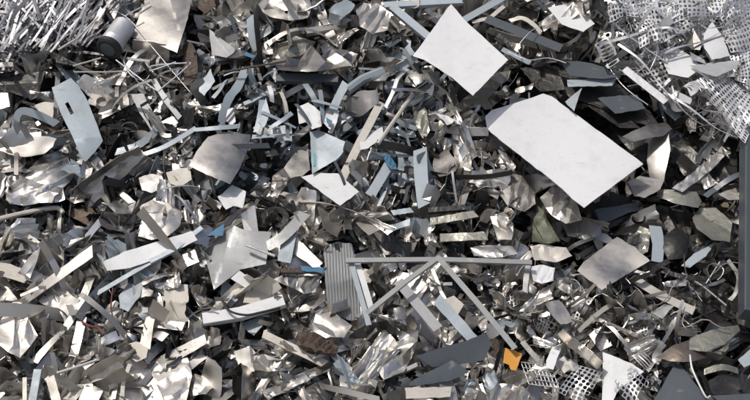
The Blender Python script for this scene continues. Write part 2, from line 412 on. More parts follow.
# ---- the large white panels in the upper middle
S('metal_sheet', 'large white painted panel lying flat with a torn rounded corner', 'panel', 'white_paint',
  [(485, 117), (491, 111), (520, 102), (543, 94), (552, 97), (643, 164), (584, 208), (572, 199), (560, 187), (497, 138), (487, 129)], h=30, tilt=(-.05, .30), t=.6, wob=(1.6, 110), bends=[(503, 94, 484, 146, -.35), (584, 212, 646, 158, -.25)], lm='large white panel', base=0)
S('metal_sheet', 'white square sheet standing on one corner with its top tip curled', 'sheet', 'white_paint',
  [(451, 4), (457, 11), (464, 20), (508, 60), (473, 96), (452, 78), (437, 68), (424, 60), (413, 56), (430, 33)], h=42, tilt=(.12, .36), t=.5, wob=(1.2, 60), bends=[(470, 19, 436, 27, -.15), (421, 52, 473, 100, -.25), (450, 4, 455, 90, .1)], lm='white diamond sheet', base=0)
S('metal_sheet', 'small white sheet corner poking out at the top edge above the dark hollow', 'sheet', 'white_paint',
  [(548, 8), (575, 3), (595, 24), (583, 32), (562, 25)], h=22, tilt=(.1, .35), lm='small white sheet at the top edge')
S('metal_sheet', 'bright white rectangular sheet tilted below the pale blue panel', 'sheet', 'white_paint',
  [(301, 177), (318, 173), (338, 174), (359, 192), (340, 206), (322, 193)], h=26, tilt=(.05, .38), lm='bright white rectangle')
S('metal_sheet', 'satin metal sheet with one white lit half folded beside the canister', 'sheet', 'satin_metal',
  [(147, -6), (168, -6), (193, -6), (188, 18), (177, 53), (160, 46), (132, 37), (138, 20)], h=22, tilt=(.1, .2), bends=[(180, 30, 168, -6, .55)], wob=(1.2, 40), lm='folded satin sheet')
# ---- canister
def canister():
    a, b = at(108, 49, bump(112, 40) + 26), at(125, 25, bump(112, 40) + 20)
    root = bpy.data.objects.new('metal_canister', None); COL.objects.link(root); root.location = a
    tag(root, 'shiny round metal canister with a black rubber ring on its end', 'canister', None, 'thing')
    ax = (b - a); L = ax.length; q = ax.to_track_quat('Z', 'Y')
    def lathe(name, prof, mat, nseg=28):
        bm = bmesh.new(); R_ = []
        for r, z in prof: R_.append([bm.verts.new(q @ Vector((r * math.cos(k * 2 * math.pi / nseg), r * math.sin(k * 2 * math.pi / nseg), z))) for k in range(nseg)])
        for i in range(len(prof) - 1):
            for k in range(nseg): bm.faces.new((R_[i][k], R_[i][(k + 1) % nseg], R_[i + 1][(k + 1) % nseg], R_[i + 1][k]))
        bm.faces.new(R_[0][::-1]); bm.faces.new(R_[-1])
        link(name, bm_to_mesh(bm, name, 35), mat, root)
    lathe('body', [(.105, .02), (.125, .03), (.125, L * .3), (.128, L * .32), (.125, L * .34), (.125, L - .02), (.11, L), (.09, L + .005)], 'silver_metal')
    lathe('rubber_ring', [(.085, -.012), (.115, -.012), (.137, .005), (.137, .05), (.127, .06), (.1, .06)], 'black_rubber')
    lathe('end_cap', [(.01, -.024), (.05, -.022), (.078, -.018), (.085, -.010), (.08, .0)], 'slate_paint')
    FOOT.append([(98, 40), (118, 16), (136, 28), (132, 40), (118, 62), (104, 62), (96, 54)])
    LAND.append(('round canister', 114, 40))
canister()
# ---- upper left
S('metal_sheet', 'pale blue panel with a dark slot hanging below the punched strips', 'panel', 'pale_blue_paint',
  [(52, 88), (60, 84), (71, 78), (79, 86), (87, 100), (97, 124), (103, 141), (95, 152), (85, 162), (79, 152), (74, 140), (60, 112)], h=22, tilt=(-.1, .22), holes=[[(65, 104), (68, 102), (74, 113), (71, 115)]],
  bends=[(74, 140, 103, 136, -.5)], wob=(1, 50), lm='slotted pale blue panel')
B('metal_strip', 'pale turquoise grey strip arched over a dark gap at the far left', 'strip', 'pale_blue_paint', [(15, 136, -6), (16, 120, 3), (22, 111, 8), (38, 115, 7), (57, 124, 2)], 8, n=5, h=16, lm='arched turquoise strip')
S('metal_sheet', 'dark grey folded sheet under the punched strip bundle', 'sheet', 'sooty_metal', [(-4, 79), (20, 76), (45, 71), (40, 90), (34, 100), (12, 93), (-4, 89)], h=14, tilt=(.1, .1), bends=[(0, 85, 45, 82, -.5)], lm='dark folded sheet at the far left')
S('metal_sheet', 'small cream plate tucked under the arched turquoise strip', 'plate', 'cream_paint', [(34, 106), (44, 102), (54, 103), (53, 119), (44, 117)], h=12, tilt=(.1, .2))
S('metal_sheet', 'light satin scrap at the left edge beside the dark folded sheet', 'sheet', 'satin_metal', [(-4, 92), (8, 93), (10, 107), (-4, 110)], h=16, tilt=(.3, .1))
B('metal_strip', 'wide light grey strip slanting down below the wire triangle', 'strip', 'grey_paint', [(137, 94), (146, 112, 2), (158, 131)], 12, h=20, n=4, t=.5, lm='wide grey slanting strip')
B('metal_strip', 'narrow grey strip slanting down right of the wire triangle', 'strip', 'grey_paint', [(153, 79), (166, 100, 2), (180, 118)], 6, h=18, n=3)
B('metal_rod', 'thin level rod lying under the punched strip ends', 'rod', 'dull_metal', [(74, 72), (104, 72), (131, 71)], 1.8, 'round', h=24)
B('metal_rod', 'thin pale rod crossing the punched strips beside the canister', 'rod', 'warm_metal', [(58, 50), (78, 38), (98, 17)], 2.2, 'round', h=34)
B('metal_rod', 'short pale rod pointing at the canister end', 'rod', 'warm_metal', [(73, 66), (101, 58)], 1.8, 'round', h=26)
B('bent_wire', 'pale wire bent into an open triangle like a coat hanger', 'wire', 'silver_metal', [(116, 60), (137, 76, 2), (156, 90, 4), (162, 88, 4), (188, 66, 3), (187, 63, 3), (152, 66, 0), (150, 71, 0), (176, 62, 5)], 1.5, 'round', h=28, n=3, lm='triangular wire')
B('bent_wire', 'long thin wire running from the canister down to the right', 'wire', 'silver_metal', [(112, 9), (130, 20), (148, 42), (168, 66), (190, 92)], 1.1, 'round', h=26, n=4)
B('bent_wire', 'thin curly wire loop hanging under the folded satin sheet', 'wire', 'silver_metal', [(128, 50), (124, 62, 4), (132, 76, 6), (145, 80, 2), (150, 70), (140, 58, -3), (134, 52)], .9, 'round', h=22, n=5)
B('bent_wire', 'fine wire arc beside the triangular wire under the satin sheet', 'wire', 'silver_metal', [(120, 56), (130, 70, 3), (140, 84, 2), (152, 88)], .8, 'round', h=22, n=5)
S('metal_sheet', 'rusty brown plate standing left of the crumpled grey sheets', 'plate', 'rusty_metal', [(183, 46), (190, 40), (197, 52), (198, 70), (193, 86), (184, 82)], h=16, tilt=(.3, 0), crum=(.3, 10), lm='rusty brown plate')
S('metal_sheet', 'rusty brown scrap at the top edge right of the satin sheet', 'plate', 'rusty_metal', [(199, -4), (214, -4), (216, 6), (206, 14), (198, 8)], h=12, tilt=(.2, .1), crum=(.3, 9))
# ---- upper middle left
S('metal_sheet', 'dented beige sheet with a small hole at the top edge', 'sheet', 'warm_metal', [(262, -5), (308, -5), (312, 8), (308, 18), (290, 21), (270, 17), (259, 10)], h=20, tilt=(0, .3), crum=(.35, 26), holes=[[(285, 11), (288, 11), (288, 14), (285, 14)]], lm='dented beige sheet')
S('metal_sheet', 'long wavy grey sheet with bright folded crests', 'sheet', 'satin_metal', [(272, 62), (285, 56), (300, 60), (312, 45), (321, 56), (332, 49), (345, 50), (358, 54), (352, 66), (330, 70), (300, 72), (280, 70)], h=24, tilt=(0, .5), crum=(.7, 22), lm='long wavy grey sheet')
B('metal_strip', 'crinkled pale fold arching above the wavy grey sheet', 'strip', 'warm_metal', [(268, 44), (285, 33, 5), (305, 29, 7), (325, 36, 4), (336, 46)], 6, n=5, h=18, t=.8, twist=1.2)
S('metal_sheet', 'brown grey domed scrap under the crinkled pale fold', 'sheet', 'olive_metal', [(272, 58), (278, 44), (296, 36), (316, 42), (308, 52), (290, 58)], h=14, tilt=(0, .4), crum=(.5, 16))
B('steel_bar', 'dark grooved slat lying level below the wavy grey sheet', 'bar', 'slate_paint', [(276, 77), (338, 78)], 10, 'channel', h=18, lm='dark grooved slat')
B('metal_rod', 'thin rusty rod lying nearly level left of the dark slat', 'rod', 'brown_metal', [(219, 73), (252, 67), (287, 61)], 2.4, 'round', h=28)
S('metal_sheet', 'light grey folded flap left of the brown domed scrap', 'sheet', 'grey_paint', [(209, 29), (220, 38), (237, 50), (227, 58), (212, 55)], h=22, tilt=(.2, .3), bends=[(209, 29, 230, 56, -.4)], lm='light grey folded flap')
S('blue_film', 'small scrap of vivid blue film beside the light grey flap', 'film', 'blue_film', [(243, 55), (246, 52), (256, 56), (252, 58)], h=26, tilt=(0, .3), t=.2)
S('metal_sheet', 'crumpled pale sheet lump at the top edge left of the slate bars', 'sheet', 'warm_metal', [(356, 10), (364, 3), (378, 4), (390, 12), (388, 30), (372, 34), (360, 27)], h=24, tilt=(.1, .35), crum=(.55, 13), lm='crumpled pale lump at the top')
B('steel_pipe', 'pale grey pipe end slanting up left of the white diamond sheet', 'pipe', 'pale_blue_paint', [(347, 91), (362, 80), (384, 71)], 11, 'round', h=20, lm='pale grey pipe')
B('metal_strip', 'pale blue strip standing up against the pale grey pipe', 'strip', 'pale_blue_paint', [(332, 112), (338, 98), (346, 83)], 9, h=22)
B('metal_strip', 'long pale blue strip bending down left of the slat', 'strip', 'pale_blue_paint', [(246, 68), (238, 86, 3), (228, 100), (221, 124, -5)], 9, n=5, h=22, twist=.7, lm='long bending pale blue strip')
S('metal_sheet', 'pale blue pointed plate standing beside the rusty plate', 'plate', 'pale_blue_paint', [(200, 84), (211, 69), (215, 82), (204, 96), (199, 92)], h=20, tilt=(.3, .1))
for i, (a, b, w_, m, l) in enumerate([
    ((213, 98), (226, 80), 5, 'pale_blue_paint', 'short pale blue strip leaning left of the long bending one'),
    ((256, 132), (262, 100), 6, 'pale_blue_paint', 'upright pale blue strip in the middle of the pale blue tangle'),
    ((262, 112), (296, 128), 4.5, 'pale_blue_paint', 'thin pale blue strip crossing down to the right in the tangle'),
    ((270, 128), (292, 113), 5, 'pale_blue_paint', 'thin pale blue strip crossing up to the right in the tangle'),
    ((252, 137), (305, 134), 6, 'pale_blue_paint', 'long level pale blue strip above the dark hollow'),
    ((305, 84), (318, 107), 6, 'pale_blue_paint', 'pale blue strip slanting under the right end of the dark slat'),
    ((312, 100), (342, 108), 5, 'pale_blue_paint', 'pale blue strip lying level below the grooved slat end'),
    ((269, 86), (272, 102), 4.5, 'white_paint', 'small upright white strip below the dark slat'),
    ((281, 92), (287, 113), 4, 'tan_board', 'narrow brownish tan strip with a pale tip below the slat'),
    ((337, 110), (330, 133), 5, 'white_paint', 'white upright sliver beside the blue film scraps'),
    ((218, 128), (238, 104), 4, 'slate_paint', 'dark slate strip under the long bending pale blue strip'),
    ((193, 130), (240, 126), 5, 'pale_blue_paint', 'pale blue strip lying level above the satin leaf sheet'),
    ((320, 90), (322, 122), 5, 'pale_blue_paint', 'upright pale blue strip under the end of the grooved slat'),
    ((288, 138), (284, 104), 4, 'slate_paint', 'dark slate upright strip between the pale blue strips'),
    ((296, 104), (310, 124), 4, 'slate_paint', 'slate strip leaning beside the torn white shard')]):
    B('metal_strip', l, 'strip', m, [(*a, 0), ((a[0] + b[0]) / 2 + 1, (a[1] + b[1]) / 2, 3), (*b, (-1) ** i * 3)], w_, h=18 + (i % 4) * 3, n=4, twist=.5 * (-1) ** i, twist0=.2)
S('metal_sheet', 'torn white shard right of the pale blue tangle', 'shard', 'white_paint', [(297, 107), (308, 103), (320, 112), (322, 126), (312, 130), (306, 122), (299, 124)], h=22, tilt=(.1, .3), crum=(.25, 14), lm='torn white shard')
S('metal_sheet', 'small white triangle leaning beside the long bending pale blue strip', 'shard', 'white_paint', [(228, 110), (233, 108), (236, 122), (231, 126), (225, 120)], h=22, tilt=(.3, .2))
S('metal_sheet', 'tiny bright white scrap left of the small white upright strip', 'shard', 'white_paint', [(234, 106), (242, 104), (238, 110)], h=22, tilt=(0, .3))
S('metal_sheet', 'pale blue pointed plate in the middle of the tangle', 'plate', 'pale_blue_paint', [(258, 122), (266, 98), (270, 114), (264, 128)], h=23, tilt=(.2, .2))
S('metal_sheet', 'crumpled white scrap with blue film right of the torn shard', 'shard', 'white_paint', [(324, 112), (334, 110), (338, 122), (330, 130), (324, 124)], h=20, tilt=(0, .3), crum=(.4, 9))
S('blue_film', 'blue film scrap stuck beside the torn white shard', 'film', 'blue_film', [(326, 117), (332, 121), (331, 126), (327, 123)], h=26, tilt=(0, .2), t=.2)
S('blue_film', 'ragged blue film on strips below the cream tube', 'film', 'blue_film', [(383, 158), (388, 154), (396, 164), (397, 170), (391, 169)], h=24, tilt=(0, .2), t=.2, crum=(.4, 7), lm='ragged blue film')
# ---- top middle: slate blue bars and channels round the white diamond sheet
B('steel_bar', 'slate blue channel slanting into the left edge of the white diamond', 'bar', 'pale_blue_paint', [(392, 6), (428, 36)], 9, 'channel', h=22, lm='slate blue channel')
B('steel_bar', 'level pale blue bar along the top edge left of the diamond', 'bar', 'pale_blue_paint', [(384, 6), (474, 1)], 8, 'box', 5, h=18)
B('steel_bar', 'pale blue bar rising from the right edge of the white diamond', 'bar', 'pale_blue_paint', [(462, 22), (508, -4)], 8, 'angle', h=22)
B('steel_bar', 'long dark slate angle bar right of the white diamond', 'bar', 'slate_paint', [(486, 20), (561, 50)], 11, 'angle', h=20, lm='long slate angle bar')
B('steel_bar', 'short pale blue bar under the long slate angle bar', 'bar', 'pale_blue_paint', [(502, 50), (530, 64)], 6, 'angle', h=24)
B('metal_strip', 'pale arched strip above the long slate angle bar', 'strip', 'cream_paint', [(510, 21), (522, 18, 3), (534, 25, 2), (541, 33)], 5, n=5, h=24)
B('bent_wire', 'thin wire arc crossing the long slate bar toward the dark hollow', 'wire', 'silver_metal', [(524, 62), (518, 48, 5), (528, 34, 7), (536, 28, 3)], .9, 'round', h=26, n=6)
B('bent_wire', 'level thin wire right of the diamond pointing at the dark hollow', 'wire', 'silver_metal', [(508, 52), (528, 60, 2), (548, 58), (566, 63)], 1, 'round', h=28, n=4)
B('metal_strip', 'wide pale bar leaning behind the arched cream strip', 'strip', 'cream_paint', [(472, 22), (490, 18), (504, 6)], 5, h=20)
S('metal_sheet', 'curved shiny grey sheet bulging below the white diamond', 'sheet', 'satin_metal', [(404, 84), (408, 71), (424, 70), (440, 72), (436, 90), (420, 88)], h=12, tilt=(-.1, .1), bulge=8, lm='curved shiny sheet')
S('metal_strip', 'twisted olive strip hanging from under the white diamond', 'strip', 'olive_metal', [(511, 71), (498, 72), (484, 84), (470, 94), (458, 104), (444, 114), (434, 128), (440, 130), (452, 116), (468, 108), (484, 103), (496, 90), (508, 80)], h=22, tilt=(.1, .3), crum=(.7, 14), lm='twisted olive strip')
S('metal_strip', 'dull brown crumpled ribbon hanging below the curved shiny sheet', 'strip', 'olive_metal', [(412, 95), (420, 96), (427, 112), (430, 130), (424, 140), (417, 128), (413, 110)], h=18, tilt=(.1, .2), crum=(.7, 10))
B('steel_tube', 'slim cream tube leaning down from below the white diamond', 'tube', 'cream_paint', [(413, 94), (385, 134), (378, 144)], 4.5, 'round', h=28, lm='slim cream tube')
B('steel_bar', 'long pale grey flat bar leaning down to the bright white rectangle', 'bar', 'cream_paint', [(380, 104), (360, 142), (342, 179)], 9, 'flat', t=1.2, h=30, lm='long pale leaning bar')
S('metal_sheet', 'small white flap beside the foot of the slim cream tube', 'sheet', 'white_paint', [(360, 140), (382, 127), (384, 136), (368, 149), (360, 150)], h=26, tilt=(0, .35))
B('metal_strip', 'bluish curved trim strip running up beside the slim cream tube', 'strip', 'silver_metal', [(385, 108), (393, 92, 3), (398, 78, 4), (408, 69)], 4, n=5, h=24)
B('metal_strip', 'pale curved strip joining the pipe end to the top of the heap', 'strip', 'cream_paint', [(384, 76), (390, 66, 3), (402, 60)], 7, n=4, h=22, twist=.5)
# ---- upper right: grey plates in the dark hollow, comb strip
S('metal_sheet', 'dark slate plate in the hollow above the large white panel', 'plate', 'slate_paint', [(560, 61), (585, 62), (604, 67), (618, 78), (600, 79), (570, 76)], h=20, tilt=(0, .4), base=-6, lm='dark slate plate')
S('metal_sheet', 'thin lighter slate plate just under the dark slate plate', 'plate', 'pale_blue_paint', [(567, 80), (592, 79), (617, 79), (612, 86), (568, 87)], h=18, tilt=(0, .3), base=-6)
S('metal_sheet', 'mid grey plate lying in the dark hollow left of the curled strip', 'plate', 'slate_paint', [(598, 98), (618, 96), (637, 95), (645, 109), (615, 114)], h=16, tilt=(0, .3), base=-6, lm='mid grey plate in the hollow')
S('metal_sheet', 'pointed pale blue offcut at the top edge of the large white panel', 'offcut', 'pale_blue_paint', [(565, 102), (582, 88), (574, 111)], h=26, tilt=(.2, .2), base=0)
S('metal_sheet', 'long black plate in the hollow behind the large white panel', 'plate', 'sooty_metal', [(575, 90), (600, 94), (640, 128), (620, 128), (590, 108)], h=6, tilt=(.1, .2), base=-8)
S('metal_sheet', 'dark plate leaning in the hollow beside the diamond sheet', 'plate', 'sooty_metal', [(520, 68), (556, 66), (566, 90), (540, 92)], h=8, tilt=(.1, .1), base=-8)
lattice('punched_strip', 'white comb strip with a row of dark slots above the dark slate plate', 'strip', 'silver_metal', [(592, 42), (606, 33), (621, 62), (608, 69)], 1, 8, hole=.36, h=30, tilt=(.2, .3), lm='white comb strip', mask=True)
B('steel_bar', 'pale grey bar slanting down right of the white comb strip', 'bar', 'silver_metal', [(624, 70), (666, 103)], 9, 'angle', h=28, lm='pale slanting bar')
B('bent_wire', 'long thin wire bowing down beside the pale slanting bar', 'wire', 'silver_metal', [(607, 64), (618, 80, 3), (630, 92, 4), (648, 105)], 1.2, 'round', h=28, n=5)
S('metal_sheet', 'broad white curved sheet among the punched sheets', 'sheet', 'white_paint', [(704, 34), (712, 22), (722, 36), (730, 56), (712, 60), (704, 48)], h=28, tilt=(-.1, .4), bulge=4, lm='white curved sheet')
S('metal_sheet', 'bent grey metal flap against the white curved sheet', 'sheet', 'satin_metal', [(681, 38), (692, 26), (702, 44), (700, 50), (692, 50)], h=30, tilt=(.3, .1), bends=[(692, 26, 694, 50, -.7)])
S('metal_sheet', 'long pointed pale sheet lying below the white curved sheet', 'sheet', 'silver_metal', [(690, 66), (705, 64), (740, 60), (736, 68), (716, 77), (700, 72)], h=30, tilt=(.1, .4), bends=[(690, 66, 740, 62, .3)], lm='long pointed pale sheet')
S('metal_sheet', 'white plate under the punched sheets left of the pointed one', 'plate', 'white_paint', [(662, 50), (672, 46), (690, 56), (702, 68), (688, 78), (668, 74), (663, 62)], h=24, tilt=(.05, .35), lm='white plate among the punched sheets')
S('metal_sheet', 'navy edged dark flap between the two white sheets', 'sheet', 'slate_paint', [(690, 52), (704, 60), (706, 64), (692, 60)], h=30, tilt=(.3, -.2))
# ---- right: curled silver strip and dark scrap
S('metal_strip', 'silver strip curling over behind the corner of the large white panel', 'strip', 'satin_metal', [(622, 137), (634, 131), (648, 125), (666, 123), (672, 129), (664, 136), (650, 138), (634, 142)], h=18, tilt=(0, .8), bulge=7, base=-8, lm='curling silver strip')
S('metal_strip', 'curved grey tongue hanging below the curling silver strip', 'strip', 'satin_metal', [(649, 140), (658, 136), (669, 133), (670, 150), (667, 166), (664, 182), (656, 183), (650, 178), (647, 160)], h=12, tilt=(.45, -.1), bulge=5, base=-8, lm='hanging grey tongue')
S('metal_sheet', 'beige leaf shaped flap right of the large white panel corner', 'sheet', 'warm_metal', [(628, 182), (640, 176), (664, 181), (660, 190), (645, 198), (634, 196)], h=14, tilt=(.1, .5), bends=[(628, 186, 664, 184, .4)], base=-4, lm='beige leaf flap')
S('metal_sheet', 'rolled beige metal sleeve right of the beige leaf flap', 'sheet', 'olive_metal', [(656, 190), (675, 190), (696, 192), (702, 202), (698, 208), (676, 204), (660, 198)], h=12, tilt=(0, .3), bulge=6, base=-6)
S('metal_sheet', 'crumpled shiny foil ridge slanting above the beige sleeve', 'sheet', 'bright_metal', [(672, 188), (688, 176), (706, 162), (722, 146), (728, 152), (712, 170), (694, 184), (682, 192)], h=12, tilt=(.1, .5), crum=(.8, 10), base=-6, lm='crumpled foil ridge')
S('metal_sheet', 'bright torn foil scrap below the crumpled foil ridge', 'sheet', 'bright_metal', [(700, 176), (706, 168), (712, 178), (718, 184), (704, 190)], h=12, tilt=(0, .4), crum=(.8, 7), base=-6)
S('metal_sheet', 'bent pale plate with a rusty edge near the blue grey post', 'sheet', 'olive_metal', [(692, 218), (700, 208), (716, 208), (732, 222), (730, 242), (712, 240), (696, 228)], h=14, tilt=(.1, .35), bends=[(692, 210, 734, 234, .5)], base=-6, lm='bent olive plate near the post')
S('metal_sheet', 'pale wedge of sheet touching the blue grey post', 'sheet', 'warm_metal', [(718, 194), (736, 188), (740, 200), (728, 200)], h=16, tilt=(0, .4), base=-6)
B('metal_strip', 'pale blue upright strip below the beige leaf flap', 'strip', 'pale_blue_paint', [(655, 226), (658, 244), (657, 262)], 12, h=12, n=3, base=-6, lm='pale blue upright strip on the right')
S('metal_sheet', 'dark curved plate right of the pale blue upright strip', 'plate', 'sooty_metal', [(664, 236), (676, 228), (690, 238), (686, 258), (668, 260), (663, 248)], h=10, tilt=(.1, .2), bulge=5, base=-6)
S('metal_sheet', 'pale blue pointed blade below the dark curved plate', 'sheet', 'pale_blue_paint', [(681, 266), (694, 254), (716, 242), (706, 256), (690, 268)], h=14, tilt=(.1, .3), base=-6)
S('metal_sheet', 'mossy grey crumpled scrap under the large white panel corner', 'sheet', 'olive_metal', [(626, 244), (640, 226), (650, 230), (648, 252), (640, 256)], h=12, tilt=(.1, .3), crum=(.6, 10), base=-6)
S('metal_sheet', 'satin diamond plate with a crease below the large white panel', 'plate', 'satin_metal', [(577, 271), (584, 262), (617, 237), (634, 247), (650, 261), (626, 275), (602, 290), (590, 281)], h=22, tilt=(.05, .35), wob=(1.2, 40), base=-2, lm='satin diamond plate')
B('metal_strip', 'pale cream strip slanting down below the satin diamond plate', 'strip', 'cream_paint', [(632, 277), (650, 289, 2), (668, 299), (694, 311)], 9, n=4, h=18, base=-4, lm='pale slanting strip')
S('metal_sheet', 'small shiny square scrap under the pale slanting strip', 'plate', 'bright_metal', [(651, 313), (664, 304), (674, 306), (662, 319)], h=18, tilt=(.1, .4), base=-4, lm='small shiny square')
S('metal_sheet', 'crumpled brownish foil under the small shiny square', 'sheet', 'warm_metal', [(640, 310), (652, 304), (672, 318), (676, 328), (660, 330), (644, 324)], h=10, tilt=(0, .3), crum=(.8, 9), base=-4)
S('metal_sheet', 'bright torn foil strip right of the pale slanting strip', 'sheet', 'bright_metal', [(662, 283), (676, 280), (688, 276), (686, 286), (668, 287)], h=16, tilt=(0, .4), crum=(.7, 8), base=-4)
B('metal_strip', 'long dark curved band running toward the blue grey post', 'strip', 'sooty_metal', [(655, 268), (680, 276, 3), (710, 278, 3), (734, 266)], 5, n=5, h=14, base=-4)
B('metal_rod', 'thin grey rod slanting down right of the torn foil strip', 'rod', 'dull_metal', [(682, 273), (704, 287), (727, 306)], 2.2, 'round', h=16, base=-4)
B('metal_rod', 'thin dark rod crossing near the foot of the post', 'rod', 'dull_metal', [(706, 284), (720, 262)], 1.8, 'round', h=18, base=-4)
B('metal_strip', 'upright bent strip beside the foot of the post', 'strip', 'dull_metal', [(728, 260), (738, 276, 2), (736, 292, 3), (730, 300)], 4, n=4, h=14, base=-4)
# post at the right edge
def post():
    a, b = at(757, 141, 30), at(757, 317, 30)
    root = link('steel_post', None, None) if False else None
    org = b.copy(); ax = Vector((0, 0, 1)); L = (a - b).length
    bm = sweep_bm([b - org, (a - org) * .5, a - org], section('box', 30, 20), nref=Vector((0, -1, 0)))
    bmesh.ops.inset_region(bm, faces=[f for f in bm.faces if len(f.verts) == 8], thickness=.012, depth=0)
    o = link('steel_post', bm_to_mesh(bm, 'steel_post', 30), 'post_paint', None, org)
    tag(o, 'smooth blue grey steel post standing upright at the right edge', 'post', None, 'thing')
    FOOT.append([(738, 142), (752, 142), (752, 319), (738, 319)]); LAND.append(('blue grey post', 745, 230))
post()
# ---- lower right
S('metal_sheet', 'greenish grey leaf shaped sheet pointing right above the dark triangle', 'sheet', 'olive_metal', [(690, 338), (712, 330), (738, 325), (740, 331), (724, 344), (706, 352), (688, 350)], h=20, tilt=(0, .4), bulge=2, base=-4, lm='greenish leaf sheet')
S('metal_sheet', 'brown domed sheet left of the greenish leaf sheet', 'sheet', 'brown_sheen', [(656, 358), (672, 346), (690, 340), (706, 348), (706, 358), (690, 362), (674, 362)], h=18, tilt=(0, .3), bulge=8, base=-4, lm='brown domed sheet')
S('metal_sheet', 'dark slate triangular plate at the bottom edge below the brown dome', 'plate', 'slate_paint', [(675, 363), (682, 366), (712, 406), (650, 406), (662, 386)], h=22, tilt=(0, .15), base=-4, lm='dark triangular plate')
S('metal_sheet', 'black rounded sheet standing in for shade at the bottom right corner', 'plate', 'sooty_metal', [(704, 384), (720, 374), (748, 375), (760, 386), (760, 396), (720, 400), (706, 394)], h=14, tilt=(0, -.2), base=-8, lm='black rounded plate')  # dark sheet laid in to stand for a black shadow shape
B('steel_bar', 'dark slate rail along the bottom right corner', 'bar', 'slate_paint', [(700, 401), (765, 397)], 7, 'box', 5, h=18, base=-4)
B('metal_strip', 'olive green strip lying above the black rounded shade sheet', 'strip', 'olive_metal', [(704, 372), (722, 367, 2), (738, 371)], 6, n=3, h=16, base=-4)
S('metal_sheet', 'small pale blue plate at the right edge below the post', 'plate', 'pale_blue_paint', [(738, 360), (756, 344), (756, 362), (744, 368)], h=18, tilt=(0, .3), base=-4)
B('bent_wire', 'white wire hooking down past the dark triangular plate', 'wire', 'white_paint', [(690, 355), (692, 368, 3), (698, 382, 4), (706, 397, 3), (710, 396)], 1.8, 'round', h=26, n=4, base=-4)
S('metal_sheet', 'white sheet bent beside the punched oval sheet at the bottom', 'sheet', 'white_paint', [(603, 352), (616, 357), (632, 364), (644, 372), (632, 380), (618, 390), (612, 404), (602, 404)], h=24, tilt=(.1, .3), bends=[(611, 352, 612, 404, -.35)], lm='bent white sheet at the bottom')
lattice('punched_sheet', 'shiny sheet punched with rows of round holes at the bottom edge', 'sheet', 'silver_metal', [(612, 384), (630, 366), (648, 382), (634, 410)], 6, 7, hole=.36, h=30, tilt=(.1, .3), lm='round holed sheet', mask=True)
lattice('punched_sheet', 'curled punched skeleton sheet left of the bent white sheet', 'sheet', 'silver_metal', [(558, 390), (578, 366), (602, 372), (584, 404)], 8, 6, hole=.37, h=24, tilt=(0, .3), bulge=10, oval=1.15, lm='curled punched sheet', mask=True)
lattice('punched_strip', 'long strip with dark square notches slanting toward the bent white sheet', 'strip', 'warm_metal', [(556, 334), (562, 328), (604, 362), (598, 370)], 8, 1, hole=.32, h=24, tilt=(.1, .2), lm='notched slanting strip', mask=True)
lattice('punched_strip', 'short grey comb strip right of the bent white sheet', 'strip', 'dull_metal', [(634, 356), (642, 350), (656, 364), (648, 372)], 4, 1, hole=.4, h=22, tilt=(.1, .2), oval=.6, mask=True)
S('metal_sheet', 'small white scrap leaning left of the curled punched sheet', 'shard', 'white_paint', [(546, 361), (552, 348), (560, 351), (553, 370), (546, 368)], h=26, tilt=(.1, .2), lm='small leaning white scrap')
S('metal_sheet', 'grey square plate between the small white scrap and the notched strip', 'plate', 'dull_metal', [(556, 362), (564, 356), (572, 368), (564, 374)], h=16, tilt=(.1, .2))
def grille():
    root = bpy.data.objects.new('wire_grille', None); COL.objects.link(root); root.location = at(540, 374, bump(540, 374) + 22)
    tag(root, 'pale wire grille of crossing rods right of the orange scrap', 'grille', None, 'thing')
    for k in range(9):
        u = k / 8; bar('rod', None, None, 'silver_metal', [(521 + 30 * u, 362 + 4 * u, 0), (529 + 30 * u, 384 + 4 * u, 3)], .9, 'round', h=20, parent=root, part=True, base=bump(540, 374))
    for k in range(5):
        u = k / 4; bar('rod', None, None, 'silver_metal', [(521 + 8 * u, 362 + 22 * u, .9), (551 + 8 * u, 366 + 22 * u, .9)], .9, 'round', h=20.5 + 3 * u, parent=root, part=True, base=bump(540, 374))
    FOOT.append([(521, 361), (552, 366), (560, 388), (530, 384)]); LAND.append(('wire grille', 540, 374))
grille()
# ---- middle: frame of profiles
B('steel_bar', 'long level grey frame bar across the lower middle', 'bar', 'frame_metal', [(346, 260), (440, 259, 1), (532, 262)], 4.8, 'channel', h=28, base=4, lm='long level frame bar')
B('steel_bar', 'grey frame bar running from the level bar down to the left', 'bar', 'frame_metal', [(438, 258), (404, 283, .8), (367, 313)], 4.6, 'angle', h=36, base=4, lm='left leg of the frame')
B('steel_bar', 'grey frame bar running from the level bar down to the right', 'bar', 'frame_metal', [(437, 257), (478, 304, 1), (515, 349)], 5.4, 'angle', h=36, base=4, lm='right leg of the frame')
B('steel_bar', 'upright grey strut at the left end of the level frame bar', 'bar', 'pale_blue_paint', [(350, 259), (369, 325)], 5, 'channel', h=24, base=4)
B('metal_strip', 'white sliver leaning inside the left end of the frame', 'strip', 'white_paint', [(357, 262), (364, 284, 2), (371, 308)], 6, h=22, base=2, n=2)
B('steel_bar', 'short slate angle bar inside the triangle of frame bars', 'bar', 'frame_metal', [(398, 282), (438, 330)], 10, 'angle', h=22, base=2, lm='slate bar inside the frame')
B('steel_bar', 'flat pale blue bar inside the right leg of the frame', 'bar', 'pale_blue_paint', [(437, 299), (474, 341)], 11, 'flat', t=1.2, h=24, base=2)
S('metal_sheet', 'small white framed plate inside the right leg of the frame', 'plate', 'cream_paint', [(443, 300), (454, 296), (464, 305), (456, 318), (446, 312)], h=18, tilt=(0, .35), base=2)
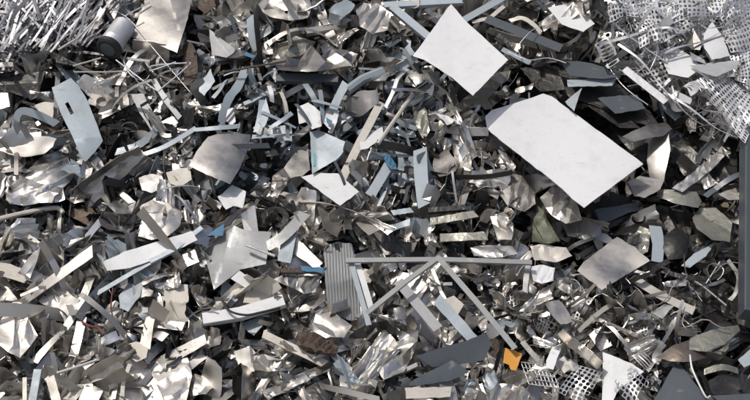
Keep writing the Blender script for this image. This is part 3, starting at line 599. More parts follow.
S('metal_sheet', 'ribbed grey panel with fine upright grooves left of the frame', 'panel', 'frame_metal', [(324, 246), (338, 242), (352, 244), (358, 270), (364, 318), (352, 321), (338, 316), (326, 300)], h=16, tilt=(.1, .1), ribs=(3.0, .45, -.06), wob=(3.2, 46), bends=[(326, 286, 362, 276, -.35)], lm='ribbed panel')
S('metal_sheet', 'dark grey blade shaped plate below the frame bars', 'plate', 'slate_paint', [(416, 356), (440, 348), (468, 340), (485, 333), (492, 344), (484, 360), (462, 364), (432, 367)], h=24, tilt=(.05, -.5), base=2, lm='dark grey blade')
S('metal_sheet', 'second dark plate pointing left under the dark grey blade', 'plate', 'slate_paint', [(404, 386), (424, 374), (452, 360), (470, 372), (452, 380), (424, 385)], h=20, tilt=(0, -.4), base=-2, lm='second dark plate')
S('orange_plate', 'small bright orange painted scrap at the foot of the frame', 'plate', 'orange_paint', [(505, 348), (513, 350), (522, 354), (519, 363), (516, 371), (511, 370), (509, 365), (503, 363)], h=30, tilt=(.05, .25), base=4, lm='orange scrap')
S('metal_sheet', 'rusty corner plate between the dark blade and the orange scrap', 'plate', 'rusty_metal', [(489, 344), (496, 338), (500, 348), (494, 358), (488, 354)], h=22, tilt=(0, .2), base=2)
S('metal_sheet', 'pale blue crushed scrap below the dark grey blade', 'sheet', 'pale_blue_paint', [(486, 374), (494, 370), (498, 382), (492, 392), (484, 386)], h=20, tilt=(.1, .2), crum=(.5, 9))
S('metal_strip', 'pale flat strip lying level at the bottom edge', 'strip', 'cream_paint', [(405, 388), (452, 387), (450, 397), (406, 399)], h=26, tilt=(0, .3), lm='pale strip at the bottom edge')
B('steel_bar', 'grey bar slanting down between orange scrap and small white scrap', 'bar', 'dull_metal', [(522, 342), (550, 375)], 5, 'angle', h=18, lm='grey slanting bar')
S('metal_sheet', 'big bright folded aluminium sheet curling left of the dark blade', 'sheet', 'bright_metal', [(372, 336), (384, 330), (402, 331), (419, 330), (414, 352), (404, 372), (384, 380), (374, 366), (371, 350)], h=26, tilt=(.1, .4), crum=(.9, 20), lm='bright folded aluminium sheet')
S('metal_sheet', 'crumpled bright foil sheet at the bottom edge under the dark plate', 'sheet', 'bright_metal', [(486, 392), (500, 384), (520, 384), (530, 394), (528, 404), (488, 404)], h=22, tilt=(0, .35), crum=(.8, 13), lm='crumpled foil at the bottom edge')
S('metal_sheet', 'white dented square scrap right of the level frame bar', 'plate', 'white_paint', [(531, 267), (543, 265), (555, 268), (553, 281), (542, 284), (533, 281)], h=24, tilt=(0, .35), crum=(.3, 10), lm='white dented square')
B('metal_strip', 'silver upright strip left of the white dented square', 'strip', 'bright_metal', [(529, 262), (526, 278, 2), (525, 292)], 5, n=3, h=24)
# ---- middle
S('metal_sheet', 'satin grey leaf of sheet metal curving above the dark hollow', 'sheet', 'satin_metal', [(189, 166), (196, 152), (208, 137), (224, 132), (251, 135), (247, 152), (239, 170), (230, 184), (214, 178)], h=24, tilt=(-.2, .15), bulge=5, wob=(1.2, 40), lm='satin leaf sheet')
S('metal_sheet', 'off white crumpled scrap below the satin leaf sheet', 'sheet', 'white_paint', [(218, 197), (232, 185), (246, 192), (243, 208), (234, 206), (226, 210)], h=20, tilt=(.1, .35), crum=(.35, 16), lm='off white scrap')
PANEL = S('metal_sheet', 'pale blue panel with a teal smear above the bright white rectangle', 'panel', 'pale_blue_paint', [(310, 132), (318, 130), (345, 142), (342, 154), (336, 160), (312, 174), (311, 152)], h=24, tilt=(.25, .15), bends=[(316, 130, 318, 172, .25)], lm='pale blue panel with teal smear')
B('paint_mark', None, None, 'teal_mark', [(313.5, 153, 0), (314.5, 159, .3), (314, 166, 1.4)], 1.6, h=24.2, t=.25, parent=PANEL, part=True, base=bump(325, 149), n=2)
S('metal_sheet', 'grey satin flap leaning left of the teal smeared panel', 'sheet', 'satin_metal', [(284, 168), (296, 152), (308, 144), (310, 170), (302, 176), (290, 178)], h=18, tilt=(.1, .3))
S('metal_strip', 'dark brown twisted flange below the grey satin flap', 'strip', 'dull_metal', [(273, 176), (284, 168), (292, 172), (286, 186), (276, 200), (270, 196)], h=16, tilt=(.2, .2), crum=(.5, 14))
S('metal_sheet', 'grey open box corner with folded side walls', 'sheet', 'grey_paint', [(204, 251), (216, 240), (234, 226), (244, 230), (271, 232), (269, 246), (266, 264), (240, 270), (214, 290), (209, 270)], h=22, tilt=(0, 0), bends=[(234, 226, 213, 290, -.5)], wob=(1, 40), lm='grey box corner')
S('blue_film', 'blue plastic film patch above the grey box corner', 'film', 'blue_film', [(207, 236), (216, 229), (224, 224), (223, 236)], h=20, tilt=(.1, .3), t=.2, lm='blue film patch')
B('metal_strip', 'long grey plate slanting up right of the grey box corner', 'strip', 'grey_paint', [(266, 247), (284, 236, 2), (305, 213)], 12, h=22, n=3, lm='long grey slanting plate')
B('metal_rod', 'short pale rod in front of the grey box corner', 'rod', 'silver_metal', [(246, 245), (275, 256)], 3, 'round', h=32)
B('metal_strip', 'pale blue plate standing right of the grey box corner', 'strip', 'pale_blue_paint', [(292, 226), (288, 242, 1), (284, 262)], 13, h=20, n=3)
B('metal_band', 'dark round band curled into a ring above the slanting plate', 'band', 'sooty_metal', [(268, 224), (264, 216, 2), (272, 210, 4), (282, 211, 4), (286, 218, 2), (280, 224), (272, 222, -3)], 6, h=16, n=5, lm='curled dark ring')
B('metal_strip', 'pale blue strip standing upright below the slim cream tube', 'strip', 'pale_blue_paint', [(420, 149), (421, 176, 2), (424, 206)], 13, h=22, n=3, lm='upright pale blue strip')
B('metal_strip', 'pale blue strip leaning left of the upright pale blue one', 'strip', 'pale_blue_paint', [(390, 163), (381, 178), (370, 196)], 11, h=18, n=3)
B('metal_strip', 'short slate plate lying left of the upright pale blue strip', 'strip', 'pale_blue_paint', [(392, 213), (412, 210)], 6, h=18)
B('metal_strip', 'short pale blue plate below the short slate plate', 'strip', 'pale_blue_paint', [(386, 230), (410, 222)], 7, h=18)
B('steel_bar', 'dark level bar right of the upright pale blue strip', 'bar', 'sooty_metal', [(428, 211), (466, 208)], 6, 'box', 4, h=18)
B('steel_bar', 'olive grey flat bar lying under the dark level bar', 'bar', 'olive_metal', [(430, 222), (476, 214)], 8, 'flat', t=1.5, h=20, lm='olive grey flat bar')
B('steel_bar', 'olive grey flat bar just above the level frame bar', 'bar', 'olive_metal', [(440, 238), (486, 236)], 9, 'flat', t=1.5, h=18)
S('metal_sheet', 'beige crumpled sheet below the large white panel', 'sheet', 'warm_metal', [(497, 178), (508, 172), (522, 176), (534, 192), (536, 204), (524, 212), (508, 206), (500, 196)], h=20, tilt=(.05, .4), crum=(.6, 18), lm='beige crumpled sheet')
S('metal_sheet', 'olive green painted plate below the large white panel', 'plate', 'olive_paint', [(537, 205), (544, 212), (560, 241), (548, 244), (532, 242), (533, 222)], h=20, tilt=(.1, .1), crum=(.22, 22), lm='olive green plate')
S('metal_sheet', 'pale crumpled sheet draped at the lower tip of the white panel', 'sheet', 'bright_metal', [(540, 198), (552, 186), (568, 186), (578, 206), (582, 220), (566, 224), (552, 216)], h=22, tilt=(.05, .35), crum=(.7, 15), base=0, lm='pale draped sheet')
S('metal_sheet', 'curved brown grey shell right of the olive green plate', 'sheet', 'dull_metal', [(562, 222), (580, 216), (600, 226), (602, 236), (584, 240), (568, 236)], h=14, tilt=(0, .3), bulge=4, crum=(.3, 16))
S('metal_sheet', 'crumpled beige sheet left of the olive green plate', 'sheet', 'warm_metal', [(490, 216), (504, 212), (514, 224), (512, 240), (498, 240)], h=18, tilt=(.2, .2), crum=(.5, 14))
S('metal_sheet', 'pale bent flap at the right end of the level frame bar', 'sheet', 'cream_paint', [(530, 246), (546, 244), (566, 248), (572, 256), (556, 262), (534, 260)], h=18, tilt=(0, .35), crum=(.3, 16))
S('metal_sheet', 'wide pale crinkled sheet just above the frame bar', 'sheet', 'bright_metal', [(470, 248), (490, 245), (512, 246), (518, 254), (496, 258), (474, 256)], h=22, tilt=(0, .4), crum=(.5, 14))
# ---- left middle
S('metal_sheet', 'large crushed ball of shiny crinkled foil on the left', 'sheet', 'bright_metal', [(4, 192), (14, 182), (30, 168), (44, 155), (56, 152), (68, 158), (75, 172), (70, 182), (63, 188), (65, 200), (52, 203), (40, 203), (24, 206), (10, 204)], h=20, tilt=(.05, .35), bulge=14, crum=(.85, 13), lm='crushed ball of foil')
B('steel_tube', 'cream curved tube below the crushed ball of foil', 'tube', 'cream_paint', [(-6, 220), (20, 214, 2), (44, 209, 3), (58, 208, 1), (63, 213)], 5, 'round', h=24, n=4, lm='cream curved tube')
S('metal_sheet', 'speckled brown plate right of the cream curved tube', 'plate', 'brown_metal', [(63, 212), (74, 208), (92, 208), (102, 222), (98, 229), (84, 224)], h=18, tilt=(.1, .25), crum=(.2, 14), lm='speckled brown plate')
S('metal_sheet', 'dark draped sheet with soft folds under the speckled brown plate', 'sheet', 'dull_metal', [(55, 214), (62, 214), (76, 226), (88, 228), (84, 244), (74, 246), (62, 236)], h=16, tilt=(.1, .3), crum=(.6, 14))
S('metal_strip', 'broad white band slanting across the left middle', 'strip', 'white_paint', [(103, 262), (124, 252), (150, 244), (192, 231), (198, 240), (160, 258), (130, 268), (107, 271)], h=24, tilt=(0, -.1), wob=(1, 50), lm='broad white band')
B('steel_bar', 'pale blue bar lying along the lower end of the white band', 'bar', 'pale_blue_paint', [(150, 262), (174, 250), (202, 228)], 5, 'box', 3, h=24)
S('metal_sheet', 'rounded cream sheet with a bolt hole above the white band', 'sheet', 'warm_metal', [(140, 206), (152, 200), (168, 203), (182, 212), (180, 226), (168, 236), (152, 240), (138, 236), (143, 222)], h=20, tilt=(.1, .3), bulge=5, crum=(.25, 22), holes=[[(163, 213), (165, 212), (167, 213), (167, 216), (165, 217), (163, 216)]], lm='cream sheet with a bolt hole')
S('metal_sheet', 'grey crumpled sheet left of the cream sheet with bolt hole', 'sheet', 'satin_metal', [(100, 196), (108, 190), (124, 192), (136, 202), (132, 214), (116, 214)], h=18, tilt=(.1, .35), crum=(.5, 18), lm='grey crumpled sheet on the left')
S('metal_sheet', 'cream flat offcut right of the mirror like scrap', 'offcut', 'cream_paint', [(166, 173), (178, 169), (190, 168), (192, 180), (180, 187), (170, 184)], h=18, tilt=(.1, .35), lm='cream flat offcut')
S('metal_sheet', 'mirror like folded scrap below the pale blue strips on the left', 'sheet', 'bright_metal', [(139, 178), (150, 174), (162, 176), (166, 186), (152, 193), (142, 190)], h=18, tilt=(.1, .35), bends=[(139, 184, 166, 180, -.6)], lm='mirror like scrap')
B('metal_strip', 'white pale blue strip sweeping up above the mirror like scrap', 'strip', 'pale_blue_paint', [(116, 152), (134, 147, 3), (146, 140, 2), (156, 131)], 8, n=4, h=20, twist=-.4, lm='sweeping pale blue strip')
B('metal_strip', 'long thin pale blue strip rising to the right below the slanting strip', 'strip', 'pale_blue_paint', [(142, 155), (166, 146, 3), (196, 128)], 5.5, n=4, h=22)
S('metal_sheet', 'grey rectangular flap between the sweeping strip and mirror like scrap', 'sheet', 'satin_metal', [(128, 156), (140, 150), (142, 158), (134, 176), (124, 172)], h=16, tilt=(.2, .2))
S('metal_sheet', 'bright crumpled corner right of the crushed ball of foil', 'sheet', 'bright_metal', [(58, 184), (66, 182), (76, 192), (84, 202), (74, 204), (62, 196)], h=18, tilt=(.1, .35), crum=(.7, 9))
# ---- lower left
S('metal_sheet', 'big crumpled off white sheet at the left edge', 'sheet', 'warm_metal', [(-5, 284), (8, 287), (18, 300), (28, 318), (38, 336), (30, 346), (20, 358), (8, 352), (-5, 342)], h=26, tilt=(-.05, .4), crum=(.4, 24), lm='big crumpled off white sheet')
S('metal_sheet', 'cream wedge of sheet at the left edge above the off white sheet', 'sheet', 'cream_paint', [(-5, 262), (10, 264), (32, 273), (24, 283), (-5, 274)], h=22, tilt=(0, .35), lm='cream wedge at the left edge')
B('steel_bar', 'olive grey flat bar leaning right of the off white sheet', 'bar', 'olive_metal', [(64, 330), (80, 305), (91, 278)], 7, 'flat', t=1.2, h=24, n=2, lm='leaning olive bar')
B('metal_strip', 'dark upright strip below the leaning olive bar', 'strip', 'dull_metal', [(82, 318), (77, 342, 2), (70, 368)], 9, h=18, n=3)
B('steel_bar', 'pale blue thin bar rising to the right above the leaning olive bar', 'bar', 'pale_blue_paint', [(97, 294), (124, 278), (150, 263)], 4.5, 'angle', h=24)
S('metal_sheet', 'pale blue translucent looking plate below the thin rising bar', 'plate', 'pale_blue_paint', [(119, 296), (128, 284), (144, 282), (140, 296), (128, 312), (120, 308)], h=20, tilt=(.1, .25), lm='pale blue plate at lower left')
S('tan_sheet', 'cream board with a torn edge at lower left', 'board', 'tan_board', [(162, 288), (174, 284), (188, 284), (188, 302), (184, 312), (188, 322), (172, 328), (160, 318), (166, 304)], h=22, tilt=(.1, .2), edge=1.2, bends=[(160, 306, 190, 300, -.5), (170, 284, 176, 330, .35)], lm='torn cream board')
S('tan_sheet', 'small cream board corner left of the crumpled white sheet', 'board', 'tan_board', [(122, 346), (136, 342), (150, 344), (146, 358), (136, 362), (128, 356)], h=22, tilt=(.05, .35), lm='small cream board')
S('metal_sheet', 'crumpled white sheet at the bottom edge right of the small board', 'sheet', 'warm_metal', [(146, 364), (164, 355), (186, 350), (192, 376), (186, 402), (166, 404), (156, 384)], h=26, tilt=(.05, .35), crum=(.4, 18), lm='crumpled white sheet at the bottom')
S('metal_sheet', 'pale upright flap joining the two cream boards', 'sheet', 'cream_paint', [(140, 344), (146, 318), (156, 312), (152, 336), (150, 350)], h=22, tilt=(.2, .1))
B('metal_rod', 'thin pale rod slanting above the upright bars at the bottom', 'rod', 'silver_metal', [(57, 373), (76, 367), (97, 360)], 2.4, 'round', h=30)
B('steel_bar', 'pale blue upright bar at the bottom edge on the left', 'bar', 'pale_blue_paint', [(38, 370), (32, 405)], 7, 'angle', h=24, lm='upright pale blue bar at the bottom')
B('steel_bar', 'cream upright bar at the bottom edge beside the pale blue one', 'bar', 'cream_paint', [(50, 377), (58, 406)], 8, 'flat', t=1.5, h=24)
B('steel_bar', 'short light bar at the bottom edge left of the pale blue one', 'bar', 'cream_paint', [(25, 378), (25, 406)], 4, 'box', 3, h=22)
B('metal_strip', 'long crinkled pale strip rising beside the off white sheet', 'strip', 'warm_metal', [(34, 362), (48, 346, 3), (64, 330)], 8, h=20, n=3, twist=.6)
S('metal_sheet', 'pale curved flap at the bottom edge right of the upright bars', 'sheet', 'cream_paint', [(68, 398), (74, 386), (82, 384), (84, 392), (72, 404)], h=22, tilt=(.1, .3), bulge=3)
B('bent_wire', 'dark red brown wire hanging beside the pale blue plate', 'wire', 'red_wire', [(113, 288), (111, 306, 2), (114, 322, 3), (119, 336)], 1.6, 'round', h=28, n=4)
B('bent_wire', 'red brown cable twisting left of the pale blue plate', 'wire', 'red_wire', [(82, 322), (90, 326, 2), (98, 328), (104, 334)], 2.4, 'round', h=24, n=4)
B('metal_strip', 'thin pale edge strip rising over the crumpled white sheet', 'strip', 'cream_paint', [(122, 396), (124, 380, 2), (130, 364)], 4, h=22, n=3)
# ---- lower middle left
B('steel_bar', 'thick white bar with a square end and a black cable on it', 'bar', 'white_paint', [(203, 320), (240, 314), (284, 301)], 12, 'box', 7, h=24, lm='thick white bar')
B('cable', 'black cable bowed along the thick white bar', 'cable', 'black_rubber', [(222, 300), (230, 311, 2), (246, 315, 3), (262, 312, 3), (280, 308, 2)], 2.2, 'round', h=30.5, n=5)
S('tan_sheet', 'tan board lying behind the thick white bar', 'board', 'tan_board', [(243, 303), (246, 292), (264, 286), (276, 288), (284, 298), (262, 304)], h=18, tilt=(0, .3), lm='tan board')
B('metal_strip', 'bent white strip above the thick white bar', 'strip', 'white_paint', [(224, 268, -2), (234, 274, 2), (252, 286)], 11, h=22, n=4, t=.6, lm='bent white strip')
S('metal_sheet', 'pale blue sheet hanging under the thick white bar', 'sheet', 'pale_blue_paint', [(240, 324), (262, 316), (266, 322), (254, 336), (246, 330)], h=14, tilt=(.1, .1))
S('metal_sheet', 'pale blue sheet left of the bent white strip', 'sheet', 'pale_blue_paint', [(221, 296), (222, 278), (232, 286), (238, 300), (230, 308)], h=16, tilt=(.1, .2))
S('core_block', 'dark brown rusty honeycomb chunk in the lower middle', 'chunk', 'rusty_metal', [(294, 340), (304, 335), (318, 336), (332, 342), (338, 350), (328, 356), (314, 352), (302, 348)], h=26, tilt=(0, .3), t=4, crum=(.75, 9), lm='rusty honeycomb chunk')
B('steel_bar', 'cream bar running down under the rusty honeycomb chunk', 'bar', 'cream_paint', [(263, 334), (292, 348), (325, 364)], 8, 'flat', t=2, h=22, n=2, lm='cream bar under the chunk')
S('metal_sheet', 'crumpled light sheet above the rusty honeycomb chunk', 'sheet', 'warm_metal', [(308, 326), (316, 314), (326, 308), (338, 316), (352, 326), (344, 338), (326, 338), (314, 332)], h=22, tilt=(.05, .4), crum=(.5, 18), lm='crumpled light sheet')
B('steel_bar', 'reddish brown bar lying level left of the ribbed panel', 'bar', 'rusty_metal', [(281, 271), (318, 271)], 5, 'box', 3, h=20)
S('blue_film', 'strip of blue film at the end of the reddish brown bar', 'film', 'blue_film', [(300, 266), (324, 268), (322, 273), (302, 271)], h=20, tilt=(0, .3), t=.3)
S('metal_sheet', 'crushed shiny sheet under the reddish brown bar', 'sheet', 'bright_metal', [(272, 280), (286, 273), (304, 276), (320, 276), (316, 292), (304, 294), (288, 286)], h=18, tilt=(0, .4), crum=(.6, 13))
S('metal_sheet', 'corrugated grey sheet right of the rusty honeycomb chunk', 'sheet', 'dull_metal', [(352, 362), (366, 358), (378, 366), (376, 382), (362, 384), (352, 376)], h=18, tilt=(.1, .2), ribs=(3.6, .7, .9), lm='corrugated grey scrap')
S('metal_strip', 'bright crumpled strip rising to the right at the bottom edge', 'strip', 'bright_metal', [(262, 392), (276, 384), (300, 374), (322, 364), (334, 362), (330, 370), (310, 380), (286, 392), (268, 400)], h=18, tilt=(.05, .4), crum=(.6, 14), lm='bright rising strip')
S('metal_sheet', 'dark curved plate under the bright rising strip', 'plate', 'sooty_metal', [(290, 396), (310, 384), (336, 376), (344, 386), (330, 400), (300, 406)], h=12, tilt=(0, .2), bulge=4)
S('metal_sheet', 'cream rounded lump at the bottom edge right of the crumpled white sheet', 'sheet', 'warm_metal', [(186, 384), (194, 374), (206, 376), (214, 386), (206, 394), (190, 396)], h=20, tilt=(0, .35), bulge=5, crum=(.3, 12))
S('metal_sheet', 'pale satin plate right of the thick white bar end', 'plate', 'satin_metal', [(234, 352), (250, 346), (258, 356), (254, 372), (240, 370)], h=16, tilt=(.1, .3))
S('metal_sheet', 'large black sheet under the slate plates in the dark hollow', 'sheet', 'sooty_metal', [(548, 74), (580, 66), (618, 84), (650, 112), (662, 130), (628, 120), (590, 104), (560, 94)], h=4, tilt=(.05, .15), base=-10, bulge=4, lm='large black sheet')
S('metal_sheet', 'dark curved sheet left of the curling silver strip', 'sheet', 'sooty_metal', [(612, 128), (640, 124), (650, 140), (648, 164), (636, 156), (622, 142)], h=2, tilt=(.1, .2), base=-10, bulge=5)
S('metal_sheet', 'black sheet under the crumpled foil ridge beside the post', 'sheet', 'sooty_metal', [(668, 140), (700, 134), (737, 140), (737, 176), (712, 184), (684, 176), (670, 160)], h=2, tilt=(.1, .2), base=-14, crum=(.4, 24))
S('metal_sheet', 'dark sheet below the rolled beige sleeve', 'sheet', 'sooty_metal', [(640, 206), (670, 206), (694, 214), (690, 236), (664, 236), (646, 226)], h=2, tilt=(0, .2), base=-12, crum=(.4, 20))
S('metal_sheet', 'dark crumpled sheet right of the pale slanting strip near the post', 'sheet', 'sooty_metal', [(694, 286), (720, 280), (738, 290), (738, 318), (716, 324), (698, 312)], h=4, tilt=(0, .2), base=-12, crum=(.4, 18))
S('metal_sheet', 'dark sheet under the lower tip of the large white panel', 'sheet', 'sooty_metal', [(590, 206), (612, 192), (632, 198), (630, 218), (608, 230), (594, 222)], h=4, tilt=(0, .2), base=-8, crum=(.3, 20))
for c_, nu_, nv_, l_, kw in [
    ([(696, 82), (722, 72), (762, 104), (744, 142)], 13, 11, 'large fine meshed punched sheet sloping along the right edge above the post', dict(tilt=(.1, .3), bulge=5, h=24, lm='large meshed sheet')),
    ([(716, 14), (752, -2), (764, 42), (730, 54)], 11, 9, 'meshed punched sheet at the right edge beside the white curved sheet', dict(tilt=(.1, .4), bulge=4, h=22)),
    ([(640, -8), (702, -10), (708, 16), (650, 24)], 15, 6, 'wide punched sheet curving along the top edge', dict(tilt=(0, .4), bulge=8, h=20)),
    ([(655, 34), (688, 22), (692, 30), (660, 43)], 9, 1, 'arched pale strip with a row of slots above the white plate', dict(tilt=(0, .4), bulge=5, h=32, oval=.75)),
    ([(624, 10), (648, 2), (664, 38), (640, 48)], 7, 9, 'punched sheet leaning right of the white comb strip', dict(tilt=(.2, .3), bulge=6, h=24)),
    ([(704, -10), (760, -10), (756, 14), (714, 18)], 13, 6, 'punched sheet filling the top right corner', dict(tilt=(-.1, .4), bulge=6, h=20)),
    ([(632, 56), (662, 46), (682, 78), (654, 90)], 8, 9, 'punched sheet under the white plate beside the pale slanting bar', dict(tilt=(.1, .3), bulge=-4, h=18)),
    ([(598, -8), (632, -10), (640, 14), (608, 22)], 9, 7, 'punched sheet at the top edge left of the corner tangle', dict(tilt=(.1, .4), bulge=5, h=18)),
    ([(684, 84), (700, 78), (708, 88), (690, 96)], 6, 1, 'short comb with long slots below the pointed pale sheet', dict(tilt=(0, .4), h=30, oval=.6)),
    ([(728, 56), (760, 44), (762, 86), (736, 80)], 9, 9, 'punched sheet at the right edge below the white curved sheet', dict(tilt=(.1, .3), bulge=4, h=20)),
    ([(664, 8), (686, 2), (700, 26), (676, 34)], 6, 7, 'twisted punched sheet above the bent grey flap', dict(tilt=(-.2, .4), bulge=7, h=26))]:
    lattice('punched_sheet' if nv_ > 1 else 'punched_strip', l_, 'sheet' if nv_ > 1 else 'strip', 'silver_metal', c_, nu_, nv_, hole=.33, wobble=3.5, **kw)
for P_, w_, l_ in [
    ([(586, -4), (612, 22, 4), (640, 44, 5), (668, 64, 2)], 5, 'long pale strip sweeping from the top edge past the comb strip'),
    ([(600, 44), (630, 36, 5), (664, 24, 6), (700, 2, 2)], 6, 'long pale strip sweeping up to the top edge'),
    ([(618, 44), (640, 60, 4), (660, 84, 4), (676, 104)], 4, 'long pale strip beside the pale slanting bar'),
    ([(652, 60), (676, 48, 5), (706, 40, 5), (740, 20)], 4.5, 'pale strip crossing the white sheets in the upper right'),
    ([(640, 20), (652, 34, 4), (658, 52, 4), (650, 70)], 6, 'pale curved strip bowing right of the comb strip'),
    ([(664, 92), (690, 108, 4), (716, 128, 3), (738, 138)], 4, 'pale strip edging the large meshed sheet'),
    ([(700, 78), (716, 98, 4), (736, 122, 4), (752, 138)], 3, 'dark edged narrow strip across the large meshed sheet'),
    ([(672, 86), (678, 104, 3), (692, 118, 2), (704, 126)], 3, 'narrow pale strip hanging below the white plate'),
    ([(626, -4), (634, 14, 4), (648, 26, 3), (668, 30)], 7, 'broad pale strip curling down from the top edge'),
    ([(654, -6), (658, 10, 4), (672, 20, 4), (690, 14)], 8, 'broad pale strip looping at the top edge'),
    ([(730, -6), (722, 10, 4), (706, 20, 4), (690, 22)], 5, 'pale strip hooking down from the top right corner')]:
    B('metal_strip', l_, 'strip', 'zinc_metal' if len(l_) % 2 else 'silver_metal', P_, w_ * .62, h=24, n=6, base=0, twist=2.2, twist0=-.6, mask=False)
# ================================================================== punched strip bundle, upper left corner
def comb_mesh(L, w, teeth, bend, seed):
    """a thin strip punched with a ladder of slots at its end"""
    bm = bmesh.new(); g = random.Random(seed); k1, k2 = g.uniform(-1, 1) * bend, g.uniform(-1, 1) * bend
    def P(a, b):
        u = b / L; return Vector((a + k1 * 6 * u * u, b, k2 * 8 * (u * u) + 1.5 * math.sin(u * 5 + seed))) / 100
    a = w / 2; tl = 1.5 * teeth
    rows = [0.0]; 
    for i in range(teeth): rows += [1.5 * i + .8, 1.5 * i + 1.5]
    nb = 7; rows2 = [tl + (L - tl) * (i + 1) / nb for i in range(nb)]
    def ring(b, x): return [bm.verts.new(P(q, b)) for q in x]
    xs = (-a, -a * .62, a * .62, a)
    prev = ring(rows[0], xs)
    for i, b in enumerate(rows[1:]):
        cur = ring(b, xs)
        for j in range(3):
            if j == 1 and i % 2 == 0: continue
            bm.faces.new((prev[j], prev[j + 1], cur[j + 1], cur[j]))
        prev = cur
    for b in rows2:
        cur = ring(b, xs)
        for j in range(3): bm.faces.new((prev[j], prev[j + 1], cur[j + 1], cur[j]))
        prev = cur
    shell(bm, .25)
    return bm_to_mesh(bm, 'punched_strip', 35)

# ================================================================== loose pieces: one mesh of each shape, copied
def finish_proto(bm, name, t, angle=30):
    if t: shell(bm, t)
    me = bm_to_mesh(bm, name, angle)
    V = np.empty(len(me.vertices) * 3); me.vertices.foreach_get('co', V); V = V.reshape(-1, 3)
    V -= (V.max(0) + V.min(0)) / 2; me.vertices.foreach_set('co', V.ravel()); me.update()
    me.materials.append(MATS['dull_metal'])
    return me
def fold_bm(bm, g, n, size, lo=12, hi=75):
    for _ in range(n):
        ph = R(90 - g.uniform(lo, hi) / 2); a = g.uniform(0, 2 * math.pi)
        no = Vector((math.cos(a) * math.cos(ph), math.sin(a) * math.cos(ph), g.choice((-1, 1)) * math.sin(ph)))
        vs = [v.co for v in bm.verts]; c = sum(vs, Vector()) / len(vs)
        co = c + Vector((g.uniform(-.3, .3), g.uniform(-.3, .3), g.uniform(-.1, .1))) * size
        bmesh.ops.bisect_plane(bm, geom=bm.verts[:] + bm.edges[:] + bm.faces[:], plane_co=co, plane_no=no, dist=1e-5)
        for v in bm.verts:
            d = (v.co - co).dot(no)
            if d > 0: v.co -= no * (2 * d)
def ragged(g, w, l):
    """outline of a torn scrap of about w x l cm"""
    k = g.choice((3, 4, 4, 4, 5, 6)); pts = []
    if k == 4:
        j = lambda: g.uniform(-.22, .22)
        q = [(-.5 + j(), -.5 + j()), (.5 + j(), -.5 + j()), (.5 + j(), .5 + j()), (-.5 + j(), .5 + j())]
    else:
        a0 = g.uniform(0, 6.28); q = [(.6 * g.uniform(.7, 1.1) * math.cos(a0 + 6.283 * i / k), .6 * g.uniform(.7, 1.1) * math.sin(a0 + 6.283 * i / k)) for i in range(k)]
    for i in range(len(q)):
        a, b = q[i], q[(i + 1) % len(q)]; pts.append(a)
        for f in (.33, .66): pts.append((a[0] + (b[0] - a[0]) * f + g.uniform(-.03, .03), a[1] + (b[1] - a[1]) * f + g.uniform(-.03, .03)))
    return [(x * w / 100, y * l / 100) for x, y in pts]
def p_crumple(seed):
    g = random.Random(seed); w, l = g.uniform(20, 46), g.uniform(20, 46); bm = bmesh.new()
    bm.faces.new([bm.verts.new((x, y, 0)) for x, y in ragged(g, w, l)])
    fold_bm(bm, g, g.randint(5, 8), max(w, l) / 100, 15, 110)
    bmesh.ops.triangulate(bm, faces=bm.faces[:]); crinkle(bm, g, .045, .10, 2)
    return finish_proto(bm, 'crumpled_sheet', .25, 24)
def p_offcut(seed):
    g = random.Random(seed); w, l = g.uniform(12, 30), g.uniform(14, 34); bm = bmesh.new()
    bm.faces.new([bm.verts.new((x, y, 0)) for x, y in ragged(g, w, l)])
    fold_bm(bm, g, g.randint(1, 3), max(w, l) / 100, 8, 60)
    bmesh.ops.triangulate(bm, faces=bm.faces[:])
    return finish_proto(bm, 'sheet_offcut', .3)
def p_strip(seed):
    g = random.Random(seed); L, w = g.choice((g.uniform(22, 55), g.uniform(50, 105))), g.uniform(2.5, 7)
    p = Vector((0, 0, 0)); a = b = 0.; ka, kb = g.uniform(-1, 1) * g.choice((.1, .4, .9)), g.uniform(-1, 1) * g.choice((.3, .8, 1.8)); P = [p.copy()]; n = 14
    kink = g.randint(2, 10) if g.random() < .45 else -1
    for i in range(n):
        a += ka / n; b += kb / n * 1.6
        if i == kink: b += g.uniform(-1.2, 1.2)
        p = p + Vector((math.cos(a) * math.cos(b), math.sin(a) * math.cos(b), math.sin(b))) * (L / n / 100); P.append(p)
    bm = sweep_bm(P, section('flat', w, .35), g.uniform(-1.2, 1.2), g.uniform(-.5, .5), nref=Vector((0, 0, 1)), torn=g)
    return finish_proto(bm, 'metal_strip', 0, 35)
